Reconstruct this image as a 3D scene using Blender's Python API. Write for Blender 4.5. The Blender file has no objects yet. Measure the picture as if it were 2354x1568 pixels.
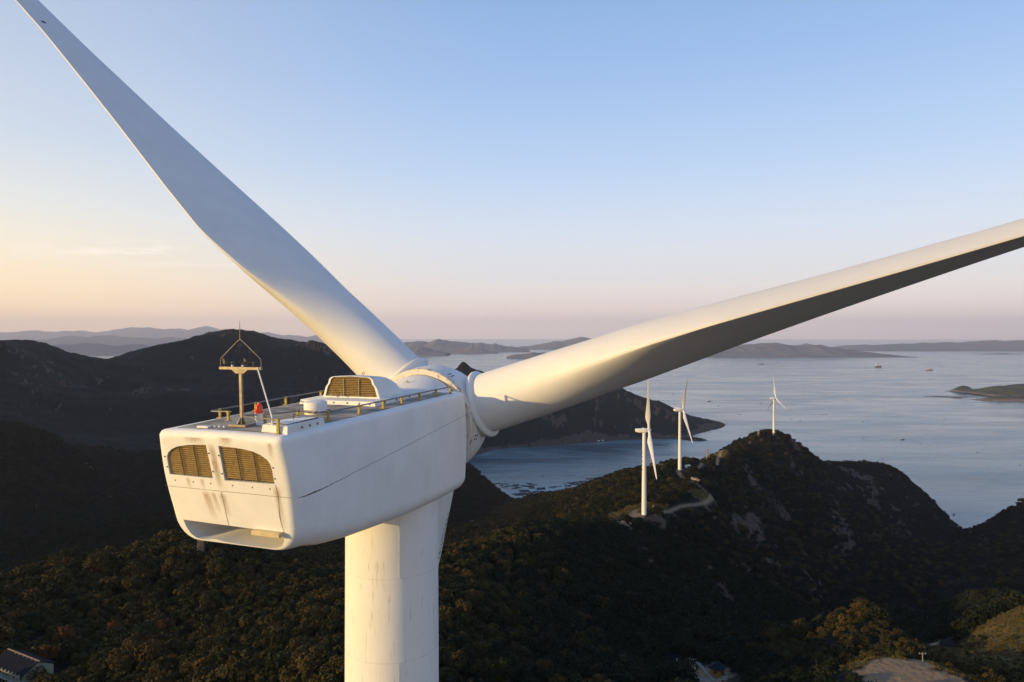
import bpy, bmesh, math, random
import numpy as np
from mathutils import Vector, Matrix
from mathutils.geometry import tessellate_polygon
from mathutils.bvhtree import BVHTree

random.seed(7)
RNG = np.random.default_rng(11)
scene = bpy.context.scene
COL = scene.collection
R = math.radians
ZC = 400.0                      # camera height above the sea
F, CX, CY, YH = 1569.0, 1176.5, 784.0, 775.0
PIT = math.atan((CY - YH) / F)

def at(x, y, d):
    """point at distance d (along +Y) seen at measured photo position x, y"""
    a, b = (x - CX) / F, -(y - CY) / F
    yy = math.cos(PIT) + b * math.sin(PIT)
    zz = -math.sin(PIT) + b * math.cos(PIT)
    k = d / yy
    return Vector((a * k, d, ZC + zz * k))

def sea_at(x, y):
    """point of the water surface seen at x, y"""
    p = at(x, y, 1000.0)
    k = ZC / (ZC - p.z)
    return Vector((p.x * k, 1000.0 * k, 0.0))

# ------------------------------------------------------------------ materials
def new_mat(name):
    m = bpy.data.materials.new(name)
    m.use_nodes = True
    nt = m.node_tree
    return m, nt, nt.nodes['Principled BSDF']

def N(nt, typ, **kw):
    n = nt.nodes.new(typ)
    for k, v in kw.items():
        if k == 'inp':
            for kk, vv in v.items():
                n.inputs[kk].default_value = vv
        else:
            setattr(n, k, v)
    return n

def ramp(nt, stops, fac=None):
    n = nt.nodes.new('ShaderNodeValToRGB')
    el = n.color_ramp.elements
    while len(el) > 1:
        el.remove(el[-1])
    el[0].position, el[0].color = stops[0][0], (*stops[0][1], 1)
    for p, c in stops[1:]:
        e = el.new(p); e.color = (*c, 1)
    if fac is not None:
        nt.links.new(fac, n.inputs['Fac'])
    return n

def noise(nt, scale, detail=4, rough=.55, stretch=None, coord='Object', dist=0):
    tc = nt.nodes.new('ShaderNodeTexCoord')
    src = tc.outputs[coord]
    if stretch:
        mp = N(nt, 'ShaderNodeMapping'); mp.inputs['Scale'].default_value = stretch
        nt.links.new(src, mp.inputs['Vector']); src = mp.outputs['Vector']
    n = N(nt, 'ShaderNodeTexNoise', inp={'Scale': scale, 'Detail': detail, 'Roughness': rough, 'Distortion': dist})
    nt.links.new(src, n.inputs['Vector'])
    return n

def mixc(nt, fac, a, b, blend='MIX'):
    n = N(nt, 'ShaderNodeMix', data_type='RGBA', blend_type=blend)
    for v, s in ((fac, 0), (a, 6), (b, 7)):
        if isinstance(v, (int, float)):
            n.inputs[s].default_value = v
        elif isinstance(v, tuple):
            n.inputs[s].default_value = (*v, 1)
        else:
            nt.links.new(v, n.inputs[s])
    return n.outputs[2]

def plain(name, col, rough=.5, metal=0, var=.25, scale=6, bump=0, stretch=None):
    """paint or metal with soft blotches of wear"""
    m, nt, b = new_mat(name)
    n = noise(nt, scale, 5, .6, stretch)
    r = ramp(nt, [(.3, tuple(c * (1 - var) for c in col)), (.7, tuple(min(1, c * (1 + var * .5)) for c in col))], n.outputs['Fac'])
    nt.links.new(r.outputs['Color'], b.inputs['Base Color'])
    b.inputs['Roughness'].default_value = rough
    if rough > .8: b.inputs['Specular IOR Level'].default_value = .1
    b.inputs['Metallic'].default_value = metal
    if bump:
        bp = N(nt, 'ShaderNodeBump', inp={'Strength': bump, 'Distance': .02})
        nt.links.new(n.outputs['Fac'], bp.inputs['Height'])
        nt.links.new(bp.outputs['Normal'], b.inputs['Normal'])
    return m

def white_paint(name, base=(.80, .79, .77), streak=(.50, .40, .24), amt=.5, st=(5, 5, .45), lo=.60, hi=.78, dust=.12):
    """weathered white gel coat: faint blotches plus run-down stains"""
    m, nt, b = new_mat(name)
    n1 = noise(nt, 1.1, 5, .6)
    r1 = ramp(nt, [(.3, tuple(c * (1 - dust) for c in base)), (.65, base)], n1.outputs['Fac'])
    n2 = noise(nt, 1.6, 4, .6, st)
    r2 = ramp(nt, [(lo, (0, 0, 0)), (hi, (1, 1, 1))], n2.outputs['Fac'])
    mu = N(nt, 'ShaderNodeMath', operation='MULTIPLY', inp={1: amt}); nt.links.new(r2.outputs['Color'], mu.inputs[0])
    c = mixc(nt, mu.outputs[0], r1.outputs['Color'], streak)
    n3 = noise(nt, 30, 3, .7)
    r3 = ramp(nt, [(.25, (.93, .93, .93)), (.6, (1, 1, 1))], n3.outputs['Fac'])
    c = mixc(nt, 1.0, c, r3.outputs['Color'], 'MULTIPLY')
    nt.links.new(c, b.inputs['Base Color'])
    b.inputs['Roughness'].default_value = .6; b.inputs['Specular IOR Level'].default_value = .28
    bp = N(nt, 'ShaderNodeBump', inp={'Strength': .06, 'Distance': .05}); nt.links.new(n1.outputs['Fac'], bp.inputs['Height'])
    nt.links.new(bp.outputs['Normal'], b.inputs['Normal'])
    return m

M = {}
M['nacelle'] = white_paint('nacelle_white', base=(.86, .855, .84), amt=.30, st=(4, 4, .35), lo=.62, hi=.85, dust=.10)
M['blade'] = white_paint('blade_white', base=(.75, .745, .74), amt=.10, st=(.6, .6, .6), lo=.55, hi=.9, dust=.05)
M['tower'] = white_paint('tower_white', base=(.80, .79, .77), streak=(.44, .40, .34), amt=.6, st=(8, 8, .75), lo=.60, hi=.70, dust=.06)
M['white'] = white_paint('roof_white', amt=.35, st=(6, 6, 1.2), lo=.58, hi=.8)
M['edge'] = white_paint('chipped_edge', base=(.72, .66, .58), streak=(.16, .10, .06), amt=.8, st=(4, 4, 4), lo=.55, hi=.68)
M['far_white'] = white_paint('far_turbine_white', base=(.82, .81, .79), amt=.08)
M['roof'] = plain('roof_walkway', (.40, .36, .30), .85, 0, .55, 2.2, .4)
M['stain'] = plain('soot_stain', (.30, .20, .10), .8, 0, .4, 5)
M['dark'] = plain('dark_gap', (.02, .02, .022), .7)
M['seam'] = plain('seam_grime', (.16, .13, .11), .8, 0, .5, 9)
M['slat'] = plain('tan_slat', (.36, .25, .10), .5, .2, .35, 14)
M['steel'] = plain('galvanised_steel', (.27, .235, .19), .45, .5, .4, 9)
M['rail'] = plain('grey_rail', (.22, .21, .21), .5, .3, .3, 9)
M['yellow'] = plain('yellow_post', (.42, .30, .05), .55, 0, .45, 16)
M['black'] = plain('black_plastic', (.025, .022, .02), .5)
M['sill'] = plain('sill_cream', (.62, .50, .30), .6, 0, .2, 6)
M['weld'] = plain('weld_line', (.66, .64, .61), .7, 0, .3, 4)
M['ink'] = plain('stencil_ink', (.24, .23, .22), .8)
M['mark'] = plain('tower_mark_ink', (.03, .04, .08), .7)
m, nt, b = new_mat('red_lens')
b.inputs['Base Color'].default_value = (.75, .03, .01, 1); b.inputs['Roughness'].default_value = .15
b.inputs['Transmission Weight'].default_value = 0; b.inputs['IOR'].default_value = 1.45
n = noise(nt, 25, 2); r = ramp(nt, [(.3, (.80, .04, .015)), (.7, (.95, .10, .03))], n.outputs['Fac']); nt.links.new(r.outputs['Color'], b.inputs['Base Color'])
M['lens'] = m
m, nt, b = new_mat('hatch_glass')
b.inputs['Base Color'].default_value = (.75, .78, .8, 1); b.inputs['Roughness'].default_value = .12
n = noise(nt, 12, 3); r = ramp(nt, [(.3, (.5, .52, .54)), (.7, (.78, .79, .8))], n.outputs['Fac']); nt.links.new(r.outputs['Color'], b.inputs['Base Color'])
M['lid'] = m

# ------------------------------------------------------------------ mesh helpers
class MB:
    """collects world-space geometry; build() links it as ONE mesh object"""
    def __init__(s):
        s.v, s.f = [], []
    def add(s, vs, fs):
        o = len(s.v)
        s.v += [Vector(v) for v in vs]
        s.f += [[i + o for i in f] for f in fs]
        return s
    def box(s, c, ax, ay, az, hx, hy, hz):
        """box centred at c with unit axes and half sizes"""
        c, ax, ay, az = Vector(c), Vector(ax), Vector(ay), Vector(az)
        vs = [c + ax * (hx * i) + ay * (hy * j) + az * (hz * k) for k in (-1, 1) for j in (-1, 1) for i in (-1, 1)]
        return s.add(vs, [(0, 2, 3, 1), (4, 5, 7, 6), (0, 1, 5, 4), (2, 6, 7, 3), (0, 4, 6, 2), (1, 3, 7, 5)])
    def prism(s, a, b, w, h, up=(0, 0, 1)):
        """rectangular bar from a to b"""
        a, b = Vector(a), Vector(b)
        d = b - a; L = d.length; d.normalize()
        x = d.cross(Vector(up))
        if x.length < 1e-4:
            x = d.cross(Vector((1, 0, 0)))
        x.normalize(); y = x.cross(d)
        return s.box((a + b) / 2, d, x, y, L / 2, w / 2, h / 2)
    def tube(s, pts, r, n=8, caps=True, closed=False):
        pts = [Vector(p) for p in pts]
        rs = r if isinstance(r, (list, tuple)) else [r] * len(pts)
        prev = None; vs = []; m = len(pts)
        for i, p in enumerate(pts):
            if closed:
                t = pts[(i + 1) % m] - pts[i - 1]
            else:
                t = pts[min(i + 1, m - 1)] - pts[max(i - 1, 0)]
            t.normalize()
            if prev is None:
                x = t.orthogonal().normalized()
            else:
                x = prev - t * prev.dot(t)
                x = x.normalized() if x.length > 1e-6 else t.orthogonal().normalized()
            prev = x; y = t.cross(x)
            for k in range(n):
                a = 2 * math.pi * k / n
                vs.append(p + (x * math.cos(a) + y * math.sin(a)) * rs[i])
        fs = []
        for i in range(m if closed else m - 1):
            i2 = (i + 1) % m
            for k in range(n):
                k2 = (k + 1) % n
                fs.append((i * n + k, i * n + k2, i2 * n + k2, i2 * n + k))
        if caps and not closed:
            fs.append(tuple(range(n - 1, -1, -1))); fs.append(tuple((m - 1) * n + k for k in range(n)))
        return s.add(vs, fs)
    def lathe(s, o, ax, prof, n=48, x=None):
        """profile of (distance along ax, radius)"""
        o, ax = Vector(o), Vector(ax).normalized()
        x = Vector(x).normalized() if x is not None else ax.orthogonal().normalized()
        y = ax.cross(x); vs = []; fs = []
        for t, r in prof:
            for k in range(n):
                a = 2 * math.pi * k / n
                vs.append(o + ax * t + (x * math.cos(a) + y * math.sin(a)) * r)
        for i in range(len(prof) - 1):
            for k in range(n):
                k2 = (k + 1) % n
                fs.append((i * n + k, i * n + k2, (i + 1) * n + k2, (i + 1) * n + k))
        if prof[0][1] > 1e-3: fs.append(tuple(range(n - 1, -1, -1)))
        if prof[-1][1] > 1e-3: fs.append(tuple((len(prof) - 1) * n + k for k in range(n)))
        return s.add(vs, fs)
    def loft(s, rings, cap0=True, cap1=True):
        n = len(rings[0]); vs = [v for r in rings for v in r]; fs = []
        for i in range(len(rings) - 1):
            for k in range(n):
                k2 = (k + 1) % n
                fs.append((i * n + k, i * n + k2, (i + 1) * n + k2, (i + 1) * n + k))
        if cap0: fs.append(tuple(range(n - 1, -1, -1)))
        if cap1: fs.append(tuple((len(rings) - 1) * n + k for k in range(n)))
        return s.add(vs, fs)
    def build(s, name, mat, parent=None, smooth=35, bevel=0):
        origin = origin_of(parent) if parent is not None else (sum(s.v, Vector()) / len(s.v))
        me = bpy.data.meshes.new(name)
        bm = bmesh.new()
        bv = [bm.verts.new(v - origin) for v in s.v]
        for f in s.f:
            try: bm.faces.new([bv[i] for i in f])
            except ValueError: pass
        bmesh.ops.remove_doubles(bm, verts=bm.verts, dist=1e-5)
        bmesh.ops.recalc_face_normals(bm, faces=bm.faces)
        if bevel:
            bmesh.ops.bevel(bm, geom=[e for e in bm.edges if e.is_manifold and e.calc_face_angle(0) > .6], offset=bevel, segments=2, affect='EDGES', clamp_overlap=True)
        finish(bm, me, smooth)
        me.materials.append(mat)
        o = bpy.data.objects.new(name, me); COL.objects.link(o)
        if parent is None:
            o.location = origin
        else:
            o.parent = parent
        return o

def finish(bm, me, smooth):
    if smooth:
        lim = R(smooth)
        for f in bm.faces: f.smooth = True
        for e in bm.edges:
            if len(e.link_faces) == 2 and e.calc_face_angle(0) > lim: e.smooth = False
    bm.to_mesh(me); bm.free()

def origin_of(o):
    p = Vector(o.location)
    while o.parent is not None:
        o = o.parent; p = p + Vector(o.location)
    return p

def tag(o, label=None, cat=None, group=None, kind=None):
    if label: o['label'] = label
    if cat: o['category'] = cat
    if group: o['group'] = group
    if kind: o['kind'] = kind
    return o

def empty(name, loc, label, cat, group=None):
    o = bpy.data.objects.new(name, None); COL.objects.link(o); o.location = loc
    o.empty_display_size = .5
    return tag(o, label, cat, group)

# ------------------------------------------------------------------ camera, light, sky
cam = bpy.data.cameras.new('camera'); co = bpy.data.objects.new('camera', cam); COL.objects.link(co)
cam.sensor_width = 36.0; cam.lens = F / 2353.0 * 36.0
cam.clip_start = .1; cam.clip_end = 200000
co.location = (0, 0, ZC); co.rotation_euler = (math.pi / 2 - PIT, 0, 0)
scene.camera = co

SUN_AZ = R(24)      # how far the sun stands behind the camera's left
SUN_EL = R(10.5)
sd = Vector((-math.cos(SUN_AZ) * math.cos(SUN_EL), -math.sin(SUN_AZ) * math.cos(SUN_EL), math.sin(SUN_EL)))
sl = bpy.data.lights.new('sun', 'SUN'); so = bpy.data.objects.new('sun', sl); COL.objects.link(so)
sl.energy = 5.0; sl.angle = R(.5); sl.color = (1.0, .68, .26)
so.rotation_euler = (-sd).to_track_quat('-Z', 'Y').to_euler(); so.location = (-200, -100, 600)

w = bpy.data.worlds.new('World'); scene.world = w; w.use_nodes = True
nt = w.node_tree; bg = nt.nodes['Background']
sky = N(nt, 'ShaderNodeTexSky', sky_type='NISHITA')
sky.sun_disc = False; sky.sun_elevation = SUN_EL; sky.altitude = 400
sky.sun_rotation = math.atan2(sd.x, sd.y)
sky.air_density = 1.0; sky.dust_density = 1.0; sky.ozone_density = 1.5
# evening air: the clear-sky model is blended with the pastel bands of a hazy dusk (by height above the horizon and side of the sun)
tc = N(nt, 'ShaderNodeTexCoord'); sx = N(nt, 'ShaderNodeSeparateXYZ'); nt.links.new(tc.outputs['Generated'], sx.inputs[0])
def wm(op, *a_):
    q = N(nt, 'ShaderNodeMath', operation=op)
    for i, v in enumerate(a_):
        if isinstance(v, (int, float)): q.inputs[i].default_value = v
        else: nt.links.new(v, q.inputs[i])
    return q.outputs[0]
el_ = wm('ADD', wm('MULTIPLY', sx.outputs[2], .8), .1)
def band(st):
    return ramp(nt, [(min(1, max(0, e * .8 + .1)), c) for e, c in st], el_).outputs['Color']
cool = band([(-.12, (.05, .055, .065)), (-.02, (.12, .11, .12)), (-.008, (1.25, .94, .84)), (.015, (1.35, 1.02, .88)), (.045, (1.14, .94, .84)), (.09, (.90, .87, .88)), (.15, (.76, .83, .95)), (.235, (.54, .71, .96)), (.345, (.37, .56, .89)), (.45, (.27, .46, .79)), (.62, (.13, .27, .56)), (1, (.07, .16, .38))])
warm = band([(-.12, (.06, .055, .05)), (-.02, (.14, .11, .09)), (-.008, (1.75, 1.08, .58)), (.015, (1.8, 1.12, .58)), (.05, (1.45, 1.02, .55)), (.10, (1.18, 1.0, .72)), (.16, (.92, .91, .85)), (.24, (.68, .76, .87)), (.35, (.53, .63, .80)), (.46, (.43, .53, .75)), (.62, (.18, .31, .56)), (1, (.07, .17, .38))])
side_ = wm('ADD', wm('MULTIPLY', sx.outputs[0], sd.x / math.cos(SUN_EL)), wm('MULTIPLY', sx.outputs[1], sd.y / math.cos(SUN_EL)))
mr = N(nt, 'ShaderNodeMapRange', interpolation_type='SMOOTHSTEP'); nt.links.new(side_, mr.inputs[0])
mr.inputs[1].default_value = -.42; mr.inputs[2].default_value = .35
grad = mixc(nt, mr.outputs[0], cool, warm)
# a few wisps low in the left of the sky
wv = N(nt, 'ShaderNodeMapping'); wv.inputs['Scale'].default_value = (9, 9, 60); wv.inputs['Location'].default_value = (3.1, .4, 0); nt.links.new(tc.outputs['Generated'], wv.inputs[0])
wn = N(nt, 'ShaderNodeTexNoise', inp={'Scale': 1.6, 'Detail': 6, 'Roughness': .6}); nt.links.new(wv.outputs[0], wn.inputs[0])
wr = ramp(nt, [(.50, (0, 0, 0)), (.66, (1, 1, 1))], wn.outputs['Fac']).outputs['Color']
def bump_w(v, c, wd):
    return wm('MAXIMUM', 0, wm('SUBTRACT', 1, wm('ABSOLUTE', wm('DIVIDE', wm('SUBTRACT', v, c), wd))))
wmask = wm('MULTIPLY', wm('MULTIPLY', bump_w(sx.outputs[2], .107, .022), bump_w(sx.outputs[0], -.45, .15)), wr)
grad = mixc(nt, wm('MULTIPLY', wmask, .9), grad, (1.35, 1.2, 1.05))
vm = N(nt, 'ShaderNodeVectorMath', operation='SCALE'); nt.links.new(grad, vm.inputs[0]); vm.inputs['Scale'].default_value = 1 / .12
nt.links.new(mixc(nt, .85, sky.outputs[0], vm.outputs[0]), bg.inputs['Color'])
bg.inputs['Strength'].default_value = .12
scene.view_settings.view_transform = 'Standard'; scene.view_settings.look = 'None'
scene.view_settings.gamma = 1; scene.view_settings.exposure = .15
scene.cycles.max_bounces = 6; scene.cycles.diffuse_bounces = 3; scene.cycles.glossy_bounces = 3
scene.cycles.transmission_bounces = 4; scene.cycles.volume_bounces = 1; scene.cycles.transparent_max_bounces = 8
scene.cycles.use_denoising = True
# ================================================================== the near turbine
A = Vector((0.34137768, 0.93942713, 0.030626)); S = Vector((0.93986801, -0.34153789, 0)); U = Vector((-0.01045994, -0.0287844, 0.99953091))
O = Vector((-5.79368151, 13.30930636, ZC - 1.87866839))
RK, LN = .208, 8.31
def nl(t, x, h): return O + A * t + S * x + U * h
TB = nl(6.71, 0, 0); TB = Vector((TB.x, TB.y, ZC - 66.5))
T0 = empty('wind_turbine', TB, 'huge white wind turbine close up with stained nacelle, roof mast and three feathered blades', 'wind turbine')

def hw(t):
    return 1.56 + .10 * min(1, t / 3.0) + .05 * max(0, min(1, (t - 3) / 5.3))
def bot(t):
    return float(np.interp(t, [0, .5, 1, 2, 4.45, 6.65, 7.7, 8.4], [-2.38, -2.42, -2.55, -2.68, -2.86, -2.95, -2.95, -2.95]))
def section(t, inset, rb, rt=.15):
    w_, hb = hw(t) - inset, bot(t) + inset * (.2 if t < 4 else 1)
    rt, rb = max(rt - inset * .6, .03), max(rb - inset * .5, .06)
    top = -inset
    pts = []
    for k in range(6):                                   # top right corner
        a = math.pi / 2 * (1 - k / 5)
        pts.append((w_ - rt + rt * math.cos(a), top - rt + rt * math.sin(a)))
    y0, y1 = top - rt, hb + rb
    for k in range(1, 9):                                # bulging side
        q = k / 9; pts.append((w_ + .06 * math.sin(math.pi * min(1, q * 1.05)), y0 + (y1 - y0) * q))
    for k in range(7):                                   # bottom right corner
        a = -math.pi / 2 * k / 6
        pts.append((w_ - rb + rb * math.cos(a), hb + rb + rb * math.sin(a)))
    half = pts
    left = [(-x, h) for x, h in reversed(half)]
    mid = [(-(w_ - rb) + 2 * (w_ - rb) * (1 - q), hb) for q in (.25, .5, .75)]
    crown = [(-(w_ - rt) + 2 * (w_ - rt) * q, top + .03 * math.sin(math.pi * q)) for q in (.2, .4, .6, .8)]
    return half + mid + left + crown
def ring(t, inset, rb):
    return [nl(t + RK * (-h) * (1 - t / LN), x, h) for x, h in section(t, inset, rb)]
rings = []; RR = .17
for k in range(6):
    th = k / 5 * math.pi / 2
    rings.append(ring(RR * (1 - math.cos(th)), RR * (1 - math.sin(th)), .55))
for t in np.linspace(.5, LN - .6, 16):
    rings.append(ring(float(t), 0, .50 - .06 * min(1, t / 4)))
RF = .28
for k in range(6):
    th = k / 5 * math.pi / 2
    rings.append(ring(LN - RF + RF * math.sin(th), RF * (1 - math.cos(th)), .44))
body = MB(); body.loft(rings, cap0=False, cap1=True)
# rear face with three real openings
def rp(x, h, d=0.0):
    """point of the raked rear face, d metres inward"""
    return nl(RK * (-h) + d, x, h)
outer = section(0, RR, .55)
g_left = [(-1.41, -.94), (-.27, -.95), (-.29, -.25), (-.55, -.262), (-.80, -.285), (-1.05, -.325), (-1.22, -.39), (-1.33, -.47), (-1.385, -.55), (-1.40, -.66)]
g_right = [(.02, -.97), (1.23, -.955), (1.225, -.66), (1.205, -.55), (1.15, -.47), (1.03, -.39), (.86, -.325), (.62, -.285), (.35, -.265), (.02, -.255)]
scoop = [(-1.27, -1.93), (1.20, -1.96), (1.23, -2.05), (1.22, -2.15), (1.16, -2.25), (1.06, -2.31), (.9, -2.332), (.5, -2.333), (0, -2.33), (-.3, -2.315), (-.52, -2.285), (-.7, -2.315), (-.88, -2.326), (-1.03, -2.30), (-1.15, -2.22), (-1.235, -2.08)]
g_left = [(x * .985, h) for x, h in g_left]
loops = [outer, g_left, g_right, scoop]
flat = [p for l in loops for p in l]
tris = tessellate_polygon([[Vector((x, h, 0)) for x, h in l] for l in loops])
body.add([rp(x, h) for x, h in flat], [tuple(t) for t in tris])
for loop, dep in ((g_left, .10), (g_right, .10)):
    n = len(loop)
    body.add([rp(x, h) for x, h in loop] + [rp(x, h, dep) for x, h in loop], [(i, (i + 1) % n, n + (i + 1) % n, n + i) for i in range(n)])
nac = body.build('nacelle', M['nacelle'], T0, 40)
# scoop lining: a hollow that runs forward under the rear panel
sc = MB(); n = len(scoop); lin = []
for d, sh in ((0, 0), (.10, .0), (.35, .0), (.7, .02), (1.1, .06), (1.5, .10)):
    lin.append([rp(x * (1 - sh * .4), h + (.9 * sh if h < -2.0 else .12 * (d > .05)), d) for x, h in scoop])
sc.loft(lin, cap0=False, cap1=True)
sc.build('air_scoop', M['nacelle'], nac, 50)
tr = MB(); tr.box(rp(.91, -1.985, .02), S, A, U, .34, .16, .045); tr.build('scoop_sill', M['sill'], nac, 30, .01)
def clip_x(loop, h):
    xs = []
    for i in range(len(loop)):
        (x0, h0), (x1, h1) = loop[i], loop[(i + 1) % len(loop)]
        if (h0 - h) * (h1 - h) < 0: xs.append(x0 + (x1 - x0) * (h - h0) / (h1 - h0))
    return (min(xs), max(xs)) if len(xs) >= 2 else None
for loop in (g_left, g_right):
    fr = MB(); n = len(loop)
    fr.add([rp(x, h, .11) for x, h in loop], [tuple(range(n))])
    lou = fr.build('louvre', M['dark'], nac, 0)
    slt = MB(); h = -.29
    top_h = max(q[1] for q in loop)
    h = top_h - .03
    while h > -.945:
        c = clip_x(loop, h)
        if c:
            x0, x1 = c
            if x1 - x0 > .1:
                slt.box(rp((x0 + x1) / 2, h, .045), S, (A * .74 - U * -.67), (A * -.67 + U * .74), (x1 - x0) / 2 - .008, .018, .004)
        h -= .0445
    slt.build('slats', M['slat'], lou, 0)
    x0, x1 = min(q[0] for q in loop), max(q[0] for q in loop)
    for q in (.34, .67):
        x = x0 + (x1 - x0) * q; hs = [hh for hh in np.linspace(-.25, -.95, 60) if clip_x(loop, hh) and clip_x(loop, hh)[0] < x < clip_x(loop, hh)[1]]
        bars = MB(); bars.prism(rp(x, max(hs), .012), rp(x, min(hs), .012), .012, .02, A); bars.build('divider', M['steel'], lou, 0)
# seams, bolt heads and stains of the shell
rear_n = -(A + U * RK).normalized()
def strip(pts, nrm, wd, name, mat, parent):
    mb = MB(); vs = []
    for i, p in enumerate(pts):
        t = (pts[min(i + 1, len(pts) - 1)] - pts[max(i - 1, 0)]).normalized(); b_ = t.cross(nrm).normalized()
        wi = wd[i] if isinstance(wd, (list, tuple)) else wd
        vs += [p + b_ * wi / 2 + nrm * .004, p - b_ * wi / 2 + nrm * .004]
    mb.add(vs, [(2 * i, 2 * i + 1, 2 * i + 3, 2 * i + 2) for i in range(len(pts) - 1)])
    return mb.build(name, mat, parent, 0)
bvh = BVHTree.FromPolygons([v.co + TB for v in nac.data.vertices], [tuple(p.vertices) for p in nac.data.polygons])
def onto(p, d):
    hit = bvh.ray_cast(p, d, 10)
    return hit[0] if hit[0] is not None else p
sq_t = [.42, .6, .85, 1.1, 1.7, 2.4, 3.6, 4.9, 6.2, 7.4, 8.2]
sq_h = [-1.235, -1.25, -1.25, -1.235, -1.19, -1.12, -1.03, -.93, -.83, -.74, -.67]
sq_w = [.010, .02, .032, .02, .011, .010, .009, .009, .008, .008, .008]
tt_ = np.linspace(.40, 8.2, 110)
side = [onto(nl(float(t), 4, float(np.interp(t, sq_t, sq_h)) + .004 * math.sin(9 * t)), -S) for t in tt_]
strip(side, S, [float(np.interp(t, sq_t, sq_w)) * (1 + .25 * math.sin(37 * t)) for t in tt_], 'panel_seam', M['seam'], nac)
strip([rp(x, -1.205 - .002 * x) for x in np.linspace(-1.58, 1.56, 14)], rear_n, .009, 'panel_seam', M['seam'], nac)
strip([rp(-.12 + .03 * q, -1.215 - .74 * q) for q in np.linspace(0, 1, 6)], rear_n, .009, 'panel_seam', M['seam'], nac)
strip([rp(1.245 + .02 * math.sin(7 * q), -.965 - .99 * q) for q in np.linspace(0, 1, 10)], rear_n, [.008, .012, .02, .012, .008, .014, .02, .012, .008, .006], 'panel_seam', M['seam'], nac)
def bolt(p, ax, prof, n, mat, parent, name='bolt_head'):
    q = MB(); q.lathe(p, ax, prof, n); return q.build(name, mat, parent, 0)
for x in (-1.27, -.80, -.35, .20, .68, 1.10):
    bolt(rp(x, -1.06, -.008), A, [(0, .013), (.012, .015)], 8, M['dark'], nac)
for x, h in ((-1.42, -.56), (-1.41, -.78), (-.245, -.42), (-.23, -.8), (-.01, -.45), (-.01, -.83), (1.26, -.62), (1.265, -.84)):
    bolt(rp(x, h, -.012), A, [(0, .014), (.016, .018)], 8, M['dark'], nac)

# ---- run-down stains on the rear face: thin films lying on the paint
m, nt, b = new_mat('rust_film')
tcn = N(nt, 'ShaderNodeUVMap'); sp = N(nt, 'ShaderNodeSeparateXYZ'); nt.links.new(tcn.outputs[0], sp.inputs[0])
def math_n(op, a, bb):
    q = N(nt, 'ShaderNodeMath', operation=op)
    for i, v in ((0, a), (1, bb)):
        if isinstance(v, (int, float)): q.inputs[i].default_value = v
        else: nt.links.new(v, q.inputs[i])
    return q.outputs[0]
ex = math_n('SUBTRACT', 1.0, math_n('POWER', math_n('ABSOLUTE', math_n('SUBTRACT', math_n('MULTIPLY', sp.outputs[0], 2.0), 1.0), 0), 1.6))
ey = math_n('MULTIPLY', math_n('POWER', sp.outputs[1], .8), math_n('MINIMUM', 1.0, math_n('MULTIPLY', math_n('SUBTRACT', 1.0, sp.outputs[1]), 6.0)))
nz = noise(nt, 9, 4, .65, (3, 3, .5))
al = math_n('MULTIPLY', math_n('MULTIPLY', ex, ey), math_n('MULTIPLY', nz.outputs['Fac'], 1.0))
nt.links.new(al, b.inputs['Alpha']); b.inputs['Base Color'].default_value = (.33, .20, .075, 1); b.inputs['Roughness'].default_value = .7
rz = ramp(nt, [(.3, (.34, .22, .10)), (.7, (.52, .38, .19))], nz.outputs['Fac']); nt.links.new(rz.outputs['Color'], b.inputs['Base Color'])
M['film'] = m
def film(x0, x1, h0, h1, lean=0.0, off=.005):
    """soft stain that thins out downward from h1 (top) to h0"""
    bm = bmesh.new(); uvl = bm.loops.layers.uv.new('UVMap')
    q = [((x0 + lean, h0), (0, 0)), ((x1 + lean, h0), (1, 0)), ((x1, h1), (1, 1)), ((x0, h1), (0, 1))]
    vs = [bm.verts.new(rp(x, h) + rear_n * off - TB) for (x, h), _ in q]
    f = bm.faces.new(vs)
    for lp, (_, uv) in zip(f.loops, q): lp[uvl].uv = uv
    me = bpy.data.meshes.new('rust_stain'); bm.to_mesh(me); bm.free(); me.materials.append(M['film'])
    o = bpy.data.objects.new('rust_stain', me); COL.objects.link(o); o.parent = nac
k = 0
for x0, x1, h0, h1, ln in ((-.85, -.28, -.25, -.10, 0), (.02, .42, -.25, -.06, 0), (-.26, -.06, -1.2, -.2, .06), (-.24, -.08, -1.15, -.5, .03), (-.66, -.42, -1.85, -1.22, .12), (-.42, -.28, -1.7, -1.22, .1), (-.22, -.02, -1.75, -1.23, .08), (1.16, 1.34, -1.9, -.97, .02), (-.98, -.88, -1.2, -.96, .02), (-.62, -.52, -1.2, -.96, .02), (1.2, 1.32, -.45, -.1, 0)):
    film(x0, x1, h0, h1, ln, .005 + .0012 * k); k += 1

# ---- roof
rf = MB()
pts = []
for x, t in ((-1.22, .28), (-.6, .22), (0, .2), (.6, .22), (1.30, .28), (1.40, 2), (1.45, 4), (1.52, 7.6), (-1.52, 7.6), (-1.46, 4), (-1.36, 2)):
    pts.append((t, x))
def roof_h(t, x):
    q = (x + hw(t) - .15) / (2 * (hw(t) - .15)); q = min(max(q, 0), 1)
    return .03 * math.sin(math.pi * q)
vs, fs = [], []
nxs = 12; ts = np.linspace(0, 1, 20)
for i, q in enumerate(ts):
    for j in range(nxs + 1):
        u_ = j / nxs; t = .22 + 7.4 * q + (.06 * (2 * u_ - 1) ** 2 if i == 0 else 0)
        wv = 1.24 + .22 * min(1, t / 3) + .05 * max(0, (t - 3) / 5)
        x = -wv + 2 * wv * u_
        vs.append(nl(t, x, roof_h(t, x) + .006))
for i in range(len(ts) - 1):
    for j in range(nxs):
        a_ = i * (nxs + 1) + j; fs.append((a_, a_ + 1, a_ + nxs + 2, a_ + nxs + 1))
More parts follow.
